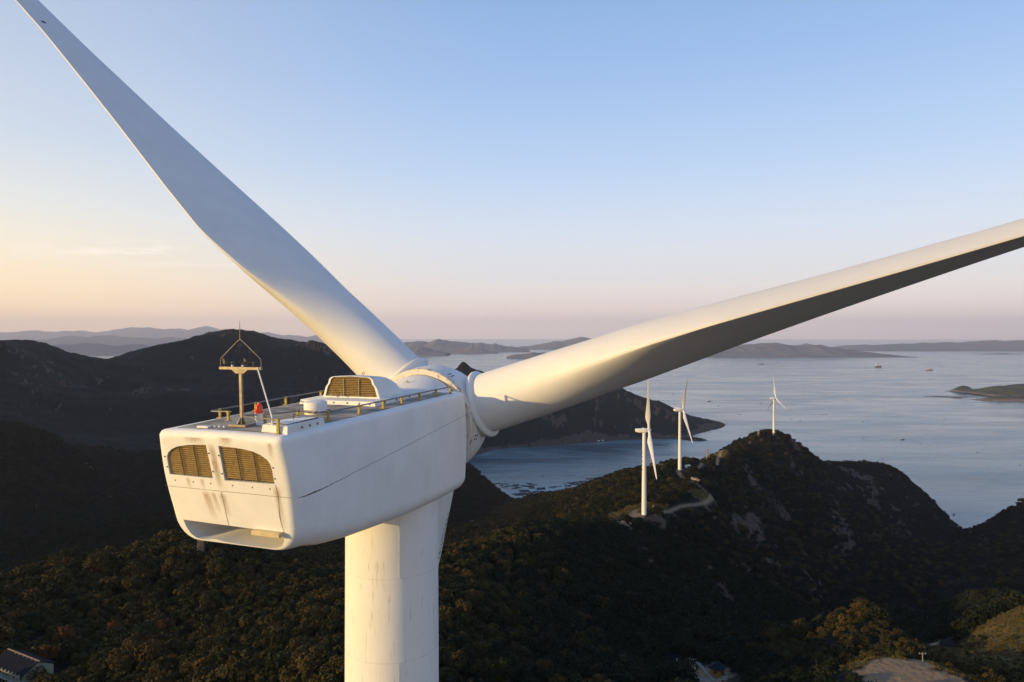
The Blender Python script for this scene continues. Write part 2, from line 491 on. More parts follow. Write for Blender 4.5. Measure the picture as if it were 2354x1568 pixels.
rf.add(vs, fs); rf.build('roof_walkway', M['roof'], nac, 60)

def up(t, x, h): return nl(t, x, h + roof_h(t, x))
# guard rails
def rail(path, posts, name):
    r_ = MB(); pp = [up(*q) for q in path]; sm = []
    for i in range(len(pp) - 1):
        for k in range(4):
            q = k / 4; p0 = pp[max(i - 1, 0)]; p1, p2 = pp[i], pp[i + 1]; p3 = pp[min(i + 2, len(pp) - 1)]
            sm.append(.5 * (2 * p1 + (p2 - p0) * q + (2 * p0 - 5 * p1 + 4 * p2 - p3) * q * q + (3 * p1 - p0 - 3 * p2 + p3) * q ** 3))
    sm.append(pp[-1])
    r_.tube(sm, .017, 8)
    o = r_.build(name, M['rail'], T0, 50)
    for t, x, h in posts:
        b_ = MB(); b_.box(up(t, x, h / 2), A, S, U, .019, .026, h / 2); b_.box(up(t, x, .008), A, S, U, .05, .06, .006)
        b_.box(up(t, x, h - .005), A, S, U, .024, .030, .026)
        b_.build('rail_post', M['yellow'], o, 0)
HR = .19
rail([(.27, 1.30, .27), (.30, 1.1, .27), (.42, .55, .25), (.60, .18, .23), (.85, .16, .22), (1.09, .29, .2), (1.45, .46, .2), (1.80, .60, .2), (1.85, .95, .2), (1.95, 1.24, .2), (3.09, 1.28, HR), (4.08, 1.33, HR), (4.94, 1.36, HR), (5.83, 1.40, HR), (6.76, 1.44, HR), (7.6, 1.50, HR)],
     [(.27, 1.28, .27), (1.09, .29, .2), (1.80, .57, .2), (1.95, 1.24, .2), (3.09, 1.28, HR), (4.08, 1.33, HR), (4.94, 1.36, HR), (5.83, 1.40, HR), (6.76, 1.44, HR), (7.56, 1.5, HR)], 'guard_rail')
rail([(1.36, -.84, HR), (1.40, -1.0, HR), (1.40, -1.35, HR), (1.50, -1.50, HR), (1.8, -1.52, HR), (3.0, -1.55, HR), (4.1, -1.56, HR), (5.6, -1.56, HR), (7.2, -1.52, HR)],
     [(1.36, -.92, HR), (1.74, -1.50, HR), (2.95, -1.54, HR), (4.1, -1.56, HR), (5.6, -1.56, HR), (7.1, -1.52, HR)], 'guard_rail')

# weather mast
ms = MB(); mt_, mx = .72, .02
ms.box(up(mt_, mx, .60), A, S, U, .024, .030, .56)
ms.box(up(mt_, mx, .035), A, S, U, .16, .22, .022)
for a_, d_ in ((S, 1), (S, -1), (A, 1), (A, -1)):                    # foot gussets
    c0 = up(mt_, mx, .055); n_ = U.cross(a_) * .006
    tri = [c0 + a_ * d_ * .035, c0 + a_ * d_ * .14, c0 + a_ * d_ * .035 + U * .13]
    ms.add([p + n_ for p in tri] + [p - n_ for p in tri], [(0, 1, 2), (5, 4, 3), (0, 3, 4, 1), (1, 4, 5, 2), (2, 5, 3, 0)])
mast = ms.build('weather_mast', M['steel'], T0, 30)
cb = MB(); BH = 1.19
cb.box(up(mt_, mx, BH), A, S, U, .03, .53, .026)
for sgn in (-1, 1):
    y = sgn * .032
    q = [(-.20, BH - .026), (.20, BH - .026), (.10, BH - .105), (-.10, BH - .105)]
    vs = [up(mt_ + y, mx + x, h) for x, h in q] + [up(mt_ + y + .006 * sgn, mx + x, h) for x, h in q]
    cb.add(vs, [(0, 1, 2, 3), (7, 6, 5, 4), (0, 4, 5, 1), (1, 5, 6, 2), (2, 6, 7, 3), (3, 7, 4, 0)])
cb.build('crossbar', M['steel'], mast, 0)
lr = MB(); e_ = .515
hoop = [(-e_, BH + .02), (-e_, BH + .17), (-e_ + .01, BH + .20), (-e_ + .04, BH + .225), (-.05, BH + .565), (-.02, BH + .58), (.02, BH + .58), (.05, BH + .565), (e_ - .04, BH + .225), (e_ - .01, BH + .20), (e_, BH + .17), (e_, BH + .02)]
lr.tube([up(mt_, mx + x, h) for x, h in hoop], .0075, 8)
lr.tube([up(mt_, mx, BH + .575), up(mt_, mx, BH + .80), up(mt_, mx + .002, BH + .97)], [.010, .008, .004], 8)
lr.build('lightning_rod', M['steel'], mast, 60)
def vane(x):
    v = MB()
    v.lathe(up(mt_, mx + x, BH + .026), U, [(0, .024), (.045, .024), (.05, .018), (.10, .018), (.11, .012)], 12)
    v.tube([up(mt_, mx + x - .20, BH + .125), up(mt_, mx + x + .09, BH + .128)], [.006, .009], 6)
    q = [(-.245, .09), (-.19, .085), (-.185, .13), (-.205, .185), (-.25, .215)]
    vs = [up(mt_ - .004, mx + x + a_, BH + h) for a_, h in q] + [up(mt_ + .004, mx + x + a_, BH + h) for a_, h in q]; k = len(q)
    v.add(vs, [tuple(range(k)), tuple(range(2 * k - 1, k - 1, -1))] + [(i, (i + 1) % k, k + (i + 1) % k, k + i) for i in range(k)])
    o = v.build('wind_vane', M['black'], mast, 40)
    return o
vane(-.21); vane(.33)
an = MB(); ax_ = .055
an.lathe(up(mt_, mx + ax_, BH + .026), U, [(0, .024), (.05, .024), (.055, .017), (.10, .017), (.115, .012)], 12)
for k in range(3):
    a_ = k * 2.094 + .4; d_ = S * math.cos(a_) + A * math.sin(a_); c0 = up(mt_, mx + ax_, BH + .13)
    an.tube([c0, c0 + d_ * .05], .004, 6)
    an.lathe(c0 + d_ * .062 - U.cross(d_) * .012, U.cross(d_), [(0, .006), (.006, .020), (.018, .026), (.026, .026)], 10)
an.build('cup_anemometer', M['black'], mast, 40)
for x in (-.21, .055):
    bolt(up(mt_, mx + x, BH + .03), U, [(0, .0255), (.038, .0255)], 12, M['white'], mast, 'sensor_collar')
for cp in ([up(mt_ - .03, mx - .18, BH - .03), up(mt_ - .04, mx - .16, BH - .13), up(mt_ - .04, mx - .11, BH - .15), up(mt_ - .03, mx - .08, BH - .09)], [up(mt_ - .03, mx + .30, BH - .03), up(mt_ - .04, mx + .20, BH - .10), up(mt_ - .05, mx + .15, BH - .16), up(mt_ - .04, mx + .20, BH - .13)]):
    cbl = MB(); cbl.tube(cp, .005, 6); cbl.build('cable', M['black'], mast, 60)
brc = MB(); brc.tube([up(.33, 1.11, .02), up(.35, 1.08, .30)], .019, 8)
brc.tube([up(.35, 1.08, .30), up(mt_ - .03, mx + .445, BH + .03)], .015, 8)
brc.build('brace', M['white'], mast, 60)
# warning light
wl = MB(); bt, bx = 1.02, .20
wl.lathe(up(bt, bx, 0), U, [(0, .10), (.02, .10), (.02, .055), (.10, .055), (.10, .082), (.12, .086), (.21, .082), (.225, .092), (.235, .092)], 24)
wlo = wl.build('warning_light', M['white'], T0, 40)
ln_ = MB(); ln_.lathe(up(bt, bx, .235), U, [(0, .078), (.03, .080), (.12, .072), (.15, .066), (.185, .035), (.195, .028), (.22, .026), (.225, 0)], 24)
ln_.build('lens', M['lens'], wlo, 40)
# roof hatch
hb_ = MB(); rings2 = []
def rect(t0, t1, x0, x1, h): return [up(t0, x0, h), up(t0, x1, h), up(t1, x1, h), up(t1, x0, h)]
hb_.loft([rect(.30, 1.50, .86, 1.47, -.04), rect(.30, 1.50, .86, 1.47, .02), rect(.32, 1.48, .88, 1.46, .145), rect(.34, 1.46, .90, 1.44, .155)])
hat = hb_.build('roof_hatch', M['white'], T0, 30)
ld = MB(); ld.loft([rect(.42, 1.38, .95, 1.40, .157), rect(.42, 1.38, .95, 1.40, .172), rect(.44, 1.36, .97, 1.38, .178)]); lid = ld.build('lid', M['lid'], hat, 30)
gk = MB(); gk.tube([up(.42, 1.0, .168), up(.42, 1.39, .168), up(1.38, 1.40, .168), up(1.38, .95, .168)], .012, 6); gk.build('gasket', M['black'], hat, 0)
hn = MB(); hn.tube([up(1.10, 1.0, .17), up(1.10, 1.0, .24), up(1.10, 1.10, .24), up(1.10, 1.10, .215)], .010, 6); hn.build('handle', M['black'], hat, 40)
for t in (.75, 1.0, 1.25): bolt(up(t, 1.455, .07), S, [(0, .022), (.03, .022), (.034, .01)], 8, M['steel'], hat)
# round vent cap
dm = MB(); dm.lathe(up(2.72, .36, 0), U, [(0, .25), (.02, .25), (.06, .25), (.06, .28), (.075, .285), (.085, .28), (.085, .265), (.255, .262), (.28, .25), (.30, .20), (.305, 0)], 40)
dmo = dm.build('roof_vent', M['white'], T0, 40)
rg = MB(); rg.tube([up(2.72 + .30 * math.sin(a_), .36 + .30 * math.cos(a_), .075) for a_ in np.linspace(0, 2 * math.pi, 33)[:-1]], .018, 6, closed=True)
for a_ in (.3, 1.8, 3.6, 5.2): rg.box(up(2.72 + .31 * math.sin(a_), .36 + .31 * math.cos(a_), .075), A, S, U, .03, .03, .03)
rg.build('clamp_ring', M['rail'], dmo, 40)
# cooling hood on its plinth
pl = MB()
pl.loft([rect(4.22, 7.4, -1.25, 1.02, -.03), rect(4.25, 7.4, -1.22, 1.0, .12), rect(4.28, 7.4, -1.19, .97, .13)])
plo = pl.build('hood_plinth', M['white'], T0, 30)
for x in (-1.0, -.6, -.2, .2, .55, .85): bolt(up(4.245, x, .055), -A, [(-.01, .028), (.015, .026), (.02, .012)], 8, M['rail'], plo)
for t in (4.7, 5.3, 6.0, 6.6): bolt(up(t, 1.02, .06), S, [(-.01, .03), (.012, .026), (.016, .012)], 8, M['rail'], plo)
hd = MB(); hr = []; HT = 4.78
def hood_sec(q):
    """rounded trapezium, q 0 at the mouth .. 1 at the nose"""
    hh = .55 * math.sqrt(max(0, 1 - (max(0, q - .1) / .9) ** 2)) + .002
    wb, wt = .86 - .09 * q, .69 - .09 * q
    t = HT + 1.55 * q; cxh = -.04
    pts = []
    rr_ = min(.16, hh * .3)
    prof = [(-wb, .0), (-wb + (wb - wt) * .5, hh * .5), (-wt - .01, hh - rr_ * 1.2), (-wt + .03, hh - rr_ * .4), (-wt + .12, hh - rr_ * .06), (-wt * .4, hh), (0, hh + .012 * (hh > .1)), (wt * .4, hh), (wt - .12, hh - rr_ * .06), (wt - .03, hh - rr_ * .4), (wt + .01, hh - rr_ * 1.2), (wb - (wb - wt) * .5, hh * .5), (wb, .0)]
    return [up(t, cxh + x, .125 + h) for x, h in prof]
for q in (0, .1, .22, .35, .48, .6, .7, .8, .88, .94, .98, 1.0): hr.append(hood_sec(q))
n = len(hr[0]); vs = [v for r_ in hr for v in r_]; fs = []
for i in range(len(hr) - 1):
    for k in range(n - 1): fs.append((i * n + k, i * n + k + 1, (i + 1) * n + k + 1, (i + 1) * n + k))
hd.add(vs, fs)
inner = []
for k, p in enumerate(hr[0]):
    c0 = up(HT, -.04, .125 + .30); inner.append(c0 + (p - c0) * .91 + U * .012)
hd.add(hr[0] + inner, [(k, k + 1, n + k + 1, n + k) for k in range(n - 1)] + [(n - 1, 0, n, 2 * n - 1)])
hood = hd.build('cooling_hood', M['white'], T0, 40)
hk = MB(); hk.add([p + A * .10 for p in inner], [tuple(range(n))]); hlv = hk.build('louvre', M['dark'], hood, 0)
hl = MB()
il = [((p - up(HT, -.04, .125)).dot(S), (p - up(HT, -.04, .125)).dot(U)) for p in inner]
h = .05
while h < .52:
    c = clip_x(il, h)
    if c and c[1] - c[0] > .1: hl.box(up(HT + .04, -.04 + (c[0] + c[1]) / 2, .125 + h), S, (A * .74 + U * .67), (A * -.67 + U * .74), (c[1] - c[0]) / 2 - .005, .019, .004)
    h += .046
hl.build('slats', M['slat'], hlv, 0)
for x in (-.22, .24):
    hv = MB(); hv.prism(up(HT + .008, -.04 + x, .155), up(HT + .008, -.04 + x, .635), .014, .02, A); hv.build('divider', M['steel'], hlv, 0)
ey = MB(); ey.tube([up(HT + .35, .12, .69) + S * .035 * math.cos(a_) + U * (.05 + .035 * math.sin(a_)) for a_ in np.linspace(0, 2 * math.pi, 13)[:-1]], .010, 6, closed=True); ey.build('lifting_eye', M['steel'], hood, 50)
for x in (-.55, -.25):
    sq = MB(); sq.box(up(HT - .10, x, .19), A, S, U, .02, .02, .028); sq.build('bracket', M['rail'], plo, 0)
fp = MB(); fp.box(up(1.06, .33, .012), A, S, U, .17, .26, .008); fp.build('base_plate', M['white'], wlo, 0)
bt_ = MB(); bt_.box(up(.36, -.62, .025), A, S, U, .05, .14, .018)
bto = bt_.build('cable_cover', M['white'], T0, 30)
for k in range(7): bolt(up(.42 + .05 * (k % 2), -.52 + .06 * k, .01), U, [(0, .02), (.02, .018), (.028, .008)], 8, M['white'], bto)

# ---- tower
tw = MB(); zt = 5.35
tx, ty = nl(6.71, 0, 0).x + .055, nl(6.71, 0, 0).y
def tr_(z): return 1.308 + .0046 * z
tw.lathe((tx, ty, ZC), (0, 0, -1), [(4.6, tr_(0)), (8, tr_(8 - 4.6)), (15, tr_(10.4)), (25, tr_(20.4)), (45, tr_(40)), (66.5, tr_(62))], 96)
two = tw.build('tower', M['tower'], T0, 40)
for zz in (6.52, 8.78, 11.4):
    wr = MB(); wr.lathe((tx, ty, ZC - zz), (0, 0, -1), [(-.006, tr_(zz - 4.6) - .01), (-.006, tr_(zz - 4.6) + .003), (.006, tr_(zz - 4.6) + .003), (.006, tr_(zz - 4.6) - .01)], 96)
    wr.build('weld_seam', M['weld'], two, 30)
cdir = Vector((-tx, -ty, 0)).normalized()
def tw_pt(xs, z):
    """tower surface at sideways offset xs metres from its nearest line"""
    sdv = Vector((-cdir.y, cdir.x, 0)) * -1
    r_ = tr_(z - 4.6) + .004; a_ = math.asin(max(-1, min(1, xs / r_)))
    return Vector((tx, ty, ZC - z)) + (cdir * math.cos(a_) - sdv * math.sin(a_) * -1) * r_
for xs, z0, z1 in ((.19, 4.7, 6.5), (.18, 8.8, 11.4)):
    vv = MB(); sg = 1
    pa, pb = tw_pt(-xs, z0), tw_pt(-xs, z1)
    vv.prism(pa, pb, .014, .008, cdir); vv.build('weld_seam', M['weld'], two, 30)

# ---- rotor
HUB = nl(9.786, 0, -1.094)
ALPHA = 17.84; BETA = -94.9; TWIST = 12.4; CH = 1.775; PRE = -.139
TAB = np.array([[1.2, 1.9, 1, 1], [2.0, 1.9, 1, 1], [3.5, 1.95, .90, .78], [5.5, 2.35, .60, .38], [7.5, 2.8, .44, .1], [9.5, 3.0, .34, .02], [12, 2.8, .30, 0], [16, 2.4, .26, 0], [22, 1.85, .22, 0], [28, 1.4, .19, 0], [33, 1.05, .17, 0], [36, .75, .16, 0], [37.0, .42, .15, 0], [37.4, .16, .15, 0]])
NS = 64
TH = np.linspace(0, 2 * np.pi, NS, endpoint=False)
def foil(c, tc, rd):
    x = .5 * (1 - np.cos(TH))
    yt = 5 * (.2969 * np.sqrt(x) - .1260 * x - .3516 * x ** 2 + .2843 * x ** 3 - .1036 * x ** 4) * tc
    sg = np.where(TH <= np.pi, 1, -1); cam_ = .03 * 4 * x * (1 - x)
    ax_, ay_ = (x - .3) * c, (sg * yt + cam_) * c
    # a blunt trailing edge a few centimetres thick
    ay_ = ay_ + sg * np.where(x > .5, (x - .5) * 2, 0) * .022 * (c > 1)
    return ax_ * (1 - rd) - np.cos(TH) * .95 * rd, ay_ * (1 - rd) + np.sin(TH) * .95 * rd
def blade_sec(r):
    c = float(np.interp(r, TAB[:, 0], TAB[:, 1]))
    if c > 1.9: c = 1.9 + (c - 1.9) * CH
    return foil(c, float(np.interp(r, TAB[:, 0], TAB[:, 2])), float(np.interp(r, TAB[:, 0], TAB[:, 3])))
def smooth_tab():
    """round the corners of the station table"""
    rr = np.arange(1.2, 37.41, .1); out = [rr]
    for k in (1, 2, 3):
        v = np.interp(rr, TAB[:, 0], TAB[:, k]); ker = np.hanning(17); ker /= ker.sum()
        vp = np.concatenate([np.full(8, v[0]), v, np.full(8, v[-1])]); s_ = np.convolve(vp, ker, 'valid')
        s_[-12:] = v[-12:]; out.append(s_)
    return np.array(out).T
TAB = smooth_tab()
RAD = np.concatenate([np.linspace(1.2, 12, 34), np.linspace(12.6, 36, 36), [36.5, 36.9, 37.2, 37.4]])
def blade_frame(al, be0, a_=A, s_=S, u_=U):
    d = s_ * math.cos(al) + u_ * math.sin(al); tau = -s_ * math.sin(al) + u_ * math.cos(al)
    def fr(r):
        b_ = R(be0 + TWIST * max(0, 1 - (r - 4) / 22))
        return d, tau * math.cos(b_) + a_ * math.sin(b_), tau * -math.sin(b_) + a_ * math.cos(b_)
    return fr
def blade_pt(fr, r, X, Y, hub=HUB, a_=A):
    d, c, n_ = fr(r); return hub + d * r + a_ * (PRE * (r / 37) ** 2) + c * X + n_ * Y
sp_prof = [(8.62, 1.60), (8.60, 1.66), (8.66, 1.70), (8.76, 1.71), (9.2, 1.765), (9.6, 1.76), (10.0, 1.69), (10.4, 1.56), (10.8, 1.36), (11.2, 1.08), (11.5, .78), (11.7, .48), (11.8, .2), (11.82, 0)]
ax0 = nl(0, 0, -1.094)
spn = MB(); spn.lathe(ax0, A, [(t, r_) for t, r_ in sp_prof[3:]], 96, S); spin = spn.build('spinner', M['blade'], T0, 40)
rm = MB(); rm.lathe(ax0, A, [(8.56, 1.58), (8.56, 1.70), (8.60, 1.725), (8.70, 1.735), (8.76, 1.728), (8.78, 1.70)], 96, S); rm.build('spinner_rim', M['edge'], spin, 50)
bk = MB(); bk.lathe(ax0, A, [(8.45, 1.50), (8.70, 1.585), (8.80, 1.60)], 64, S); bk.build('rubber_seal', M['dark'], spin, 50)
cl = MB(); cl.lathe(ax0, A, [(6.3, .3), (6.7, .75), (7.1, 1.06), (7.5, 1.27), (7.9, 1.41), (8.2, 1.49), (8.42, 1.53), (8.52, 1.53)], 96, S); col = cl.build('front_dome', M['white'], T0, 40)
e2 = MB(); q0 = ax0 + A * 7.72 + U * 1.36; e2.tube([q0 + S * .035 * math.cos(a_) + U * (.045 + .035 * math.sin(a_)) for a_ in np.linspace(0, 2 * math.pi, 13)[:-1]], .011, 6, closed=True); e2.build('lifting_eye', M['steel'], col, 50)
sb = BVHTree.FromPolygons([v.co + TB for v in spin.data.vertices], [tuple(p.vertices) for p in spin.data.polygons])
for ang, ht in ((R(60), 8.98), (R(-14), 8.98), (R(134), 8.98)):
    for da, dt in ((-.035, -.06), (.035, -.06), (-.035, .06), (.035, .06)):
        dr = S * math.cos(ang + da) + U * math.sin(ang + da)
        r_ = float(np.interp(ht + dt, [q[0] for q in sp_prof], [q[1] for q in sp_prof]))
        bolt(ax0 + A * (ht + dt) + dr * (r_ - .01), dr, [(0, .034), (.016, .034)], 12, M['dark'], spin, 'bolt_hole')

def text_mesh(body, size):
    cu = bpy.data.curves.new('serial', 'FONT'); cu.body = body; cu.size = size; cu.resolution_u = 2
    o = bpy.data.objects.new('serial_tmp', cu); COL.objects.link(o)
    dg = bpy.context.evaluated_depsgraph_get(); me = bpy.data.meshes.new_from_object(o.evaluated_get(dg))
    bm = bmesh.new(); bm.from_mesh(me)
    for _ in range(2):
        bmesh.ops.subdivide_edges(bm, edges=[e for e in bm.edges if e.calc_length() > size * .3], cuts=1)
        bmesh.ops.triangulate(bm, faces=bm.faces)
    vs = [v.co.copy() for v in bm.verts]; fs = [tuple(v.index for v in f.verts) for f in bm.faces]
    bm.free(); bpy.data.objects.remove(o); bpy.data.curves.remove(cu); bpy.data.meshes.remove(me)
    return vs, fs
BL = []
for k in range(3):
    al = R(ALPHA + 120 * k); fr = blade_frame(al, BETA)
    bm_ = MB(); bm_.loft([[blade_pt(fr, float(r), float(x), float(y)) for x, y in zip(*blade_sec(float(r)))] for r in RAD])
    bo_ = bm_.build('blade', M['blade'], T0, 32); BL.append((bo_, fr, al))
    d = fr(1.5)[0]
    cr = MB(); cr.lathe(HUB, d, [(1.40, .95), (1.62, .97), (1.66, 1.06), (1.70, 1.09), (1.76, 1.09), (1.80, 1.05), (1.83, .962), (1.84, .95)], 64, A); cr.build('root_collar', M['blade'], bo_, 50)
    bs = MB(); bs.lathe(HUB, d, [(.9, 1.10), (1.35, 1.03), (1.50, .985), (1.64, .97)], 64, A); bs.build('root_socket', M['blade'], bo_, 50)
# serial numbers stencilled on two blades, following the surface
def stencil(k, body, r0, size, i0, flip, name='serial_marking'):
    bo_, fr, al = BL[k]; vs, fs = text_mesh(body, size); out = []
    for v in vs:
        r = r0 + v.x; X, Y = blade_sec(r)
        # walk along the outline from index i0 by v.y metres
        P_ = np.stack([X, Y], 1); seg = np.hypot(*(np.roll(P_, -1, 0) - P_).T); s_ = v.y * flip; i = i0
        step = 1 if s_ > 0 else -1; s_ = abs(s_)
        while True:
            sl_ = seg[i % NS] if step > 0 else seg[(i - 1) % NS]
            if s_ <= sl_: break
            s_ -= sl_; i += step
        p0, p1 = P_[i % NS], P_[(i + step) % NS]; q = p0 + (p1 - p0) * (s_ / sl_)
        nrm = np.array([p1[1] - p0[1], -(p1[0] - p0[0])]) * step; nrm = nrm / (np.hypot(*nrm) + 1e-9)
        cen = P_.mean(0)
        if nrm @ (q - cen) < 0: nrm = -nrm
        q = q + nrm * .006
        out.append(blade_pt(fr, r, float(q[0]), float(q[1])))
    mb = MB(); mb.add(out, fs); mb.build(name, M['ink'], bo_, 0)

stencil(2, '1322ZN16W07Z', 3.0, .34, 14, 1)
stencil(0, '1322071WZC57', 2.5, .30, 14, 1)

# drain hole near the far end of the raised blade, found where the eye meets its skin
bo_, fr, al = BL[1]
bb = BVHTree.FromPolygons([v.co + TB for v in bo_.data.vertices], [tuple(p.vertices) for p in bo_.data.polygons])
p1 = at(100, 51, 100.0) - Vector((0, 0, ZC)); hitp = bb.ray_cast(Vector((0, 0, ZC)), p1.normalized(), 200)
if hitp[0] is not None:
    hn_ = hitp[1] if hitp[1].dot(p1) < 0 else -hitp[1]
    bolt(hitp[0] - hn_ * .01, hn_, [(0, .09), (.016, .09)], 16, M['dark'], bo_, 'drain_hole')
# ================================================================== land and sea
def _hash(ix, iy, seed):
    h = (ix * 374761393 + iy * 668265263 + seed * 2147483647) & 0xFFFFFFFF
    h = ((h ^ (h >> 13)) * 1274126177) & 0xFFFFFFFF
    return ((h ^ (h >> 16)) & 0xFFFF) / 65535.0
def vnoise(x, y, seed=0):
    x0, y0 = np.floor(x).astype(np.int64), np.floor(y).astype(np.int64)
    fx, fy = x - x0, y - y0
    fx, fy = fx * fx * fx * (fx * (fx * 6 - 15) + 10), fy * fy * fy * (fy * (fy * 6 - 15) + 10)
    a, b_, c, d = _hash(x0, y0, seed), _hash(x0 + 1, y0, seed), _hash(x0, y0 + 1, seed), _hash(x0 + 1, y0 + 1, seed)
    return (a * (1 - fx) + b_ * fx) * (1 - fy) + (c * (1 - fx) + d * fx) * fy
def fbm(x, y, oct=4, seed=0, gain=.5):
    v = 0; a = 1; t = 0
    for i in range(oct):
        v = v + a * vnoise(x, y, seed + i * 17); t += a; a *= gain; x, y = x * 2.03 + 11.3, y * 2.03 - 7.1
    return v / t
def ridged(x, y, oct=4, seed=0):
    v = 0; a = 1; t = 0
    for i in range(oct):
        v = v + a * (1 - np.abs(2 * vnoise(x, y, seed + i * 13) - 1)); t += a; a *= .5; x, y = x * 2.1 + 3.3, y * 2.1 + 5.1
    return v / t

CPX = """0,1345,275 100,1322,290 200,1300,305 300,1277,318 380,1254,328 450,1240,335 520,1248,335 600,1290,322 700,1322,300 770,1335,290
50,1450,225 200,1450,235 400,1450,240 600,1450,235 760,1480,200 60,1568,195 300,1568,185 600,1568,165 780,1568,150 -300,1400,240 -300,1568,170
0,1335,570 100,1312,610 200,1288,640 320,1262,670 450,1235,720 0,1200,800 0,1100,950 0,978,1150 60,984,1130 130,1002,1100 180,1042,1050 235,1092,1000 330,1182,900 500,1160,800 700,1150,900 200,1000,1650 350,1000,1750 600,1000,1900 400,900,2000 250,920,2150 700,900,2000 560,850,2600 -300,975,1300 -300,830,2000
0,780,2000 50,783,2320 100,790,2350 140,806,2400 190,834,2500 222,844,2600 260,826,2650 300,809,2700 380,791,2800 440,776,2850 485,763,2880 530,757,2900 580,764,2900 615,774,2900 640,777,2900 672,788,2850 690,799,2800 704,789,2780 717,783,2760 732,788,2750 745,797,2740 790,836,2700 840,872,2700 920,880,2750
1040,862,3000 1052,842,3000 1063,830,3000 1075,838,3000 1085,848,3000 1120,864,3000 1200,872,3000 1300,880,3000 1400,890,3000 1430,893,3000 1470,910,3000 1540,936,3000 1580,958,3000 1600,974,2990 1630,981,2985 1650,985.5,2975
1120,1018,2500 1200,1017,2520 1300,1008,2600 1400,1001,2690 1500,992,2790 1580,986,2870 1300,950,2750 1200,950,2700 1400,950,2800 1480,960,2880
1578,1013,2640 1590,1007,2660 1605,1008,2650 1622,1012,2640
1076,1068,1350 1092,1082,1350 1110,1101,1350 1150,1136,1340 1188,1160,1330 1000,1010,1420 900,950,1500 2000,1160,1180 1050,1235,900
1195,1161,1240 1130,1187,1100 1065,1222,950 1030,1247,880
1210,1152,1200 1240,1138,1150 1300,1124,2000 1340,1120,1020 1390,1104,950 1440,1086,880 1495,1084,790 1500,1068,770 1540,1069,745 1562,1079.5,699 1545,1082,690 1590,1074,722 1610,1063,740 1640,1043,850 1665,1032,900 1700,1013,1000 1730,1002,2000 1752,997,1130 1778,1000,1136 1800,1003,1145 1820,1012,1160 1850,1032,1190 1880,1060,1230 1912,1074,1310 1950,1068,1370 1990,1065,1410 2020,1069,1440 2052,1077,1470 2080,1096,1500 2100,1114,1530 2112,1130,1500 2150,1163,1400 2200,1211,1320 2232,1238,1290
1440,1163,540 1470,1168,520 1480,1180,500 1450,1190,494 1415,1196,488 1400,1180,520 1560,1092,680 1580,1106,660 1620,1128,625 1636,1138,602 1620,1150,580 1600,1157,562 1560,1164,540 1520,1172,515 1400,1135,720 1330,1160,700 1480,1125,640 1540,1125,630 1650,1132,640 1690,1090,780 1720,1050,920 1700,1030,960
1330,1206,455 1240,1209,425 1200,1214,412 1150,1236,392 1100,1256,372 1062,1264,350 1020,1287,330 1250,1170,700 1120,1225,620
1100,1400,240 1100,1568,160 1300,1400,300 1300,1568,190 1500,1400,335 1500,1500,272 1500,1568,235 1640,1550,245 1600,1568,238 1700,1400,400 1700,1300,600 1560,1250,500 1560,1350,415 1600,1450,340 1800,1250,800 1800,1100,1040 1900,1200,1050 2000,1200,1200 2100,1250,1150 2000,1350,700 1900,1400,550 1850,1480,400 1750,1520,310 1400,1300,390 1250,1300,350 1900,1120,1150 2000,1120,1300 2080,1170,1320
2244,1250,1200 2290,1203,1160 2353,1150,1100 2353,1250,800 2250,1320,650 2200,1400,450 2150,1490,300 2180,1470,335 2140,1530,265 2120,1300,950
2353,1385,270 2000,1412,266 2250,1440,262 2160,1500,250 2353,1480,230 2290,1540,205 2353,1568,185 2450,1400,250 2500,1460,400 2440,1430,350 2400,1400,420 2244,1252,1080 2500,1150,900
2000,1547,187 2050,1537,188 2100,1528,187 2150,1532,182 2200,1556,177 2100,1568,162 2040,1568,166 1900,1542,200 1800,1551,206 1700,1570,208
1253,1165,1300 1600,1100,860 1560,1112,900 1600,1088,1000 1640,1072,1060 1680,1052,1130 1600,1082,1250 1700,1042,1300 1720,1042,1300 1780,1045,1300 1850,1072,1400 1780,1062,1520
1912,1092,1480 1990,1086,1600 2052,1097,1660 2112,1150,1640 2170,1186,1500
1076,1087,1450 1110,1122,1450 1150,1152,1440 1188,1176,1420
60,1012,1300 130,1042,1250 180,1086,1210 235,1132,1150 330,1205,1050 0,1005,1320
-80,790,2350 0,806,2600 60,818,2700 100,832,2800 150,856,2850 200,866,2950 -60,800,2650 1020,1325,400 1062,1302,430 1100,1292,450 1150,1277,475 1200,1256,495 1253,1246,515 1330,1236,540 1390,1215,540"""
def drops(src, lst):
    out = []
    for tok in src.split():
        x, y, d = (float(q) for q in tok.split(','))
        out += [(x, y + dy, d + dd) for dy, dd in lst]
    return out
DROPS = drops("0,1345,275 100,1322,290 200,1300,305 300,1277,318 380,1254,328 450,1240,335 520,1248,335 600,1290,322 700,1322,300 770,1335,290", ((22, 25), (62, 75))) \
    + drops("1210,1152,1200 1253,1136,1130 1300,1124,1080 1340,1118,1020 1390,1103,950 1440,1086,880 1500,1068,770 1545,1068,745", ((14, 90), (26, 200), (30, 340), (24, 520)))
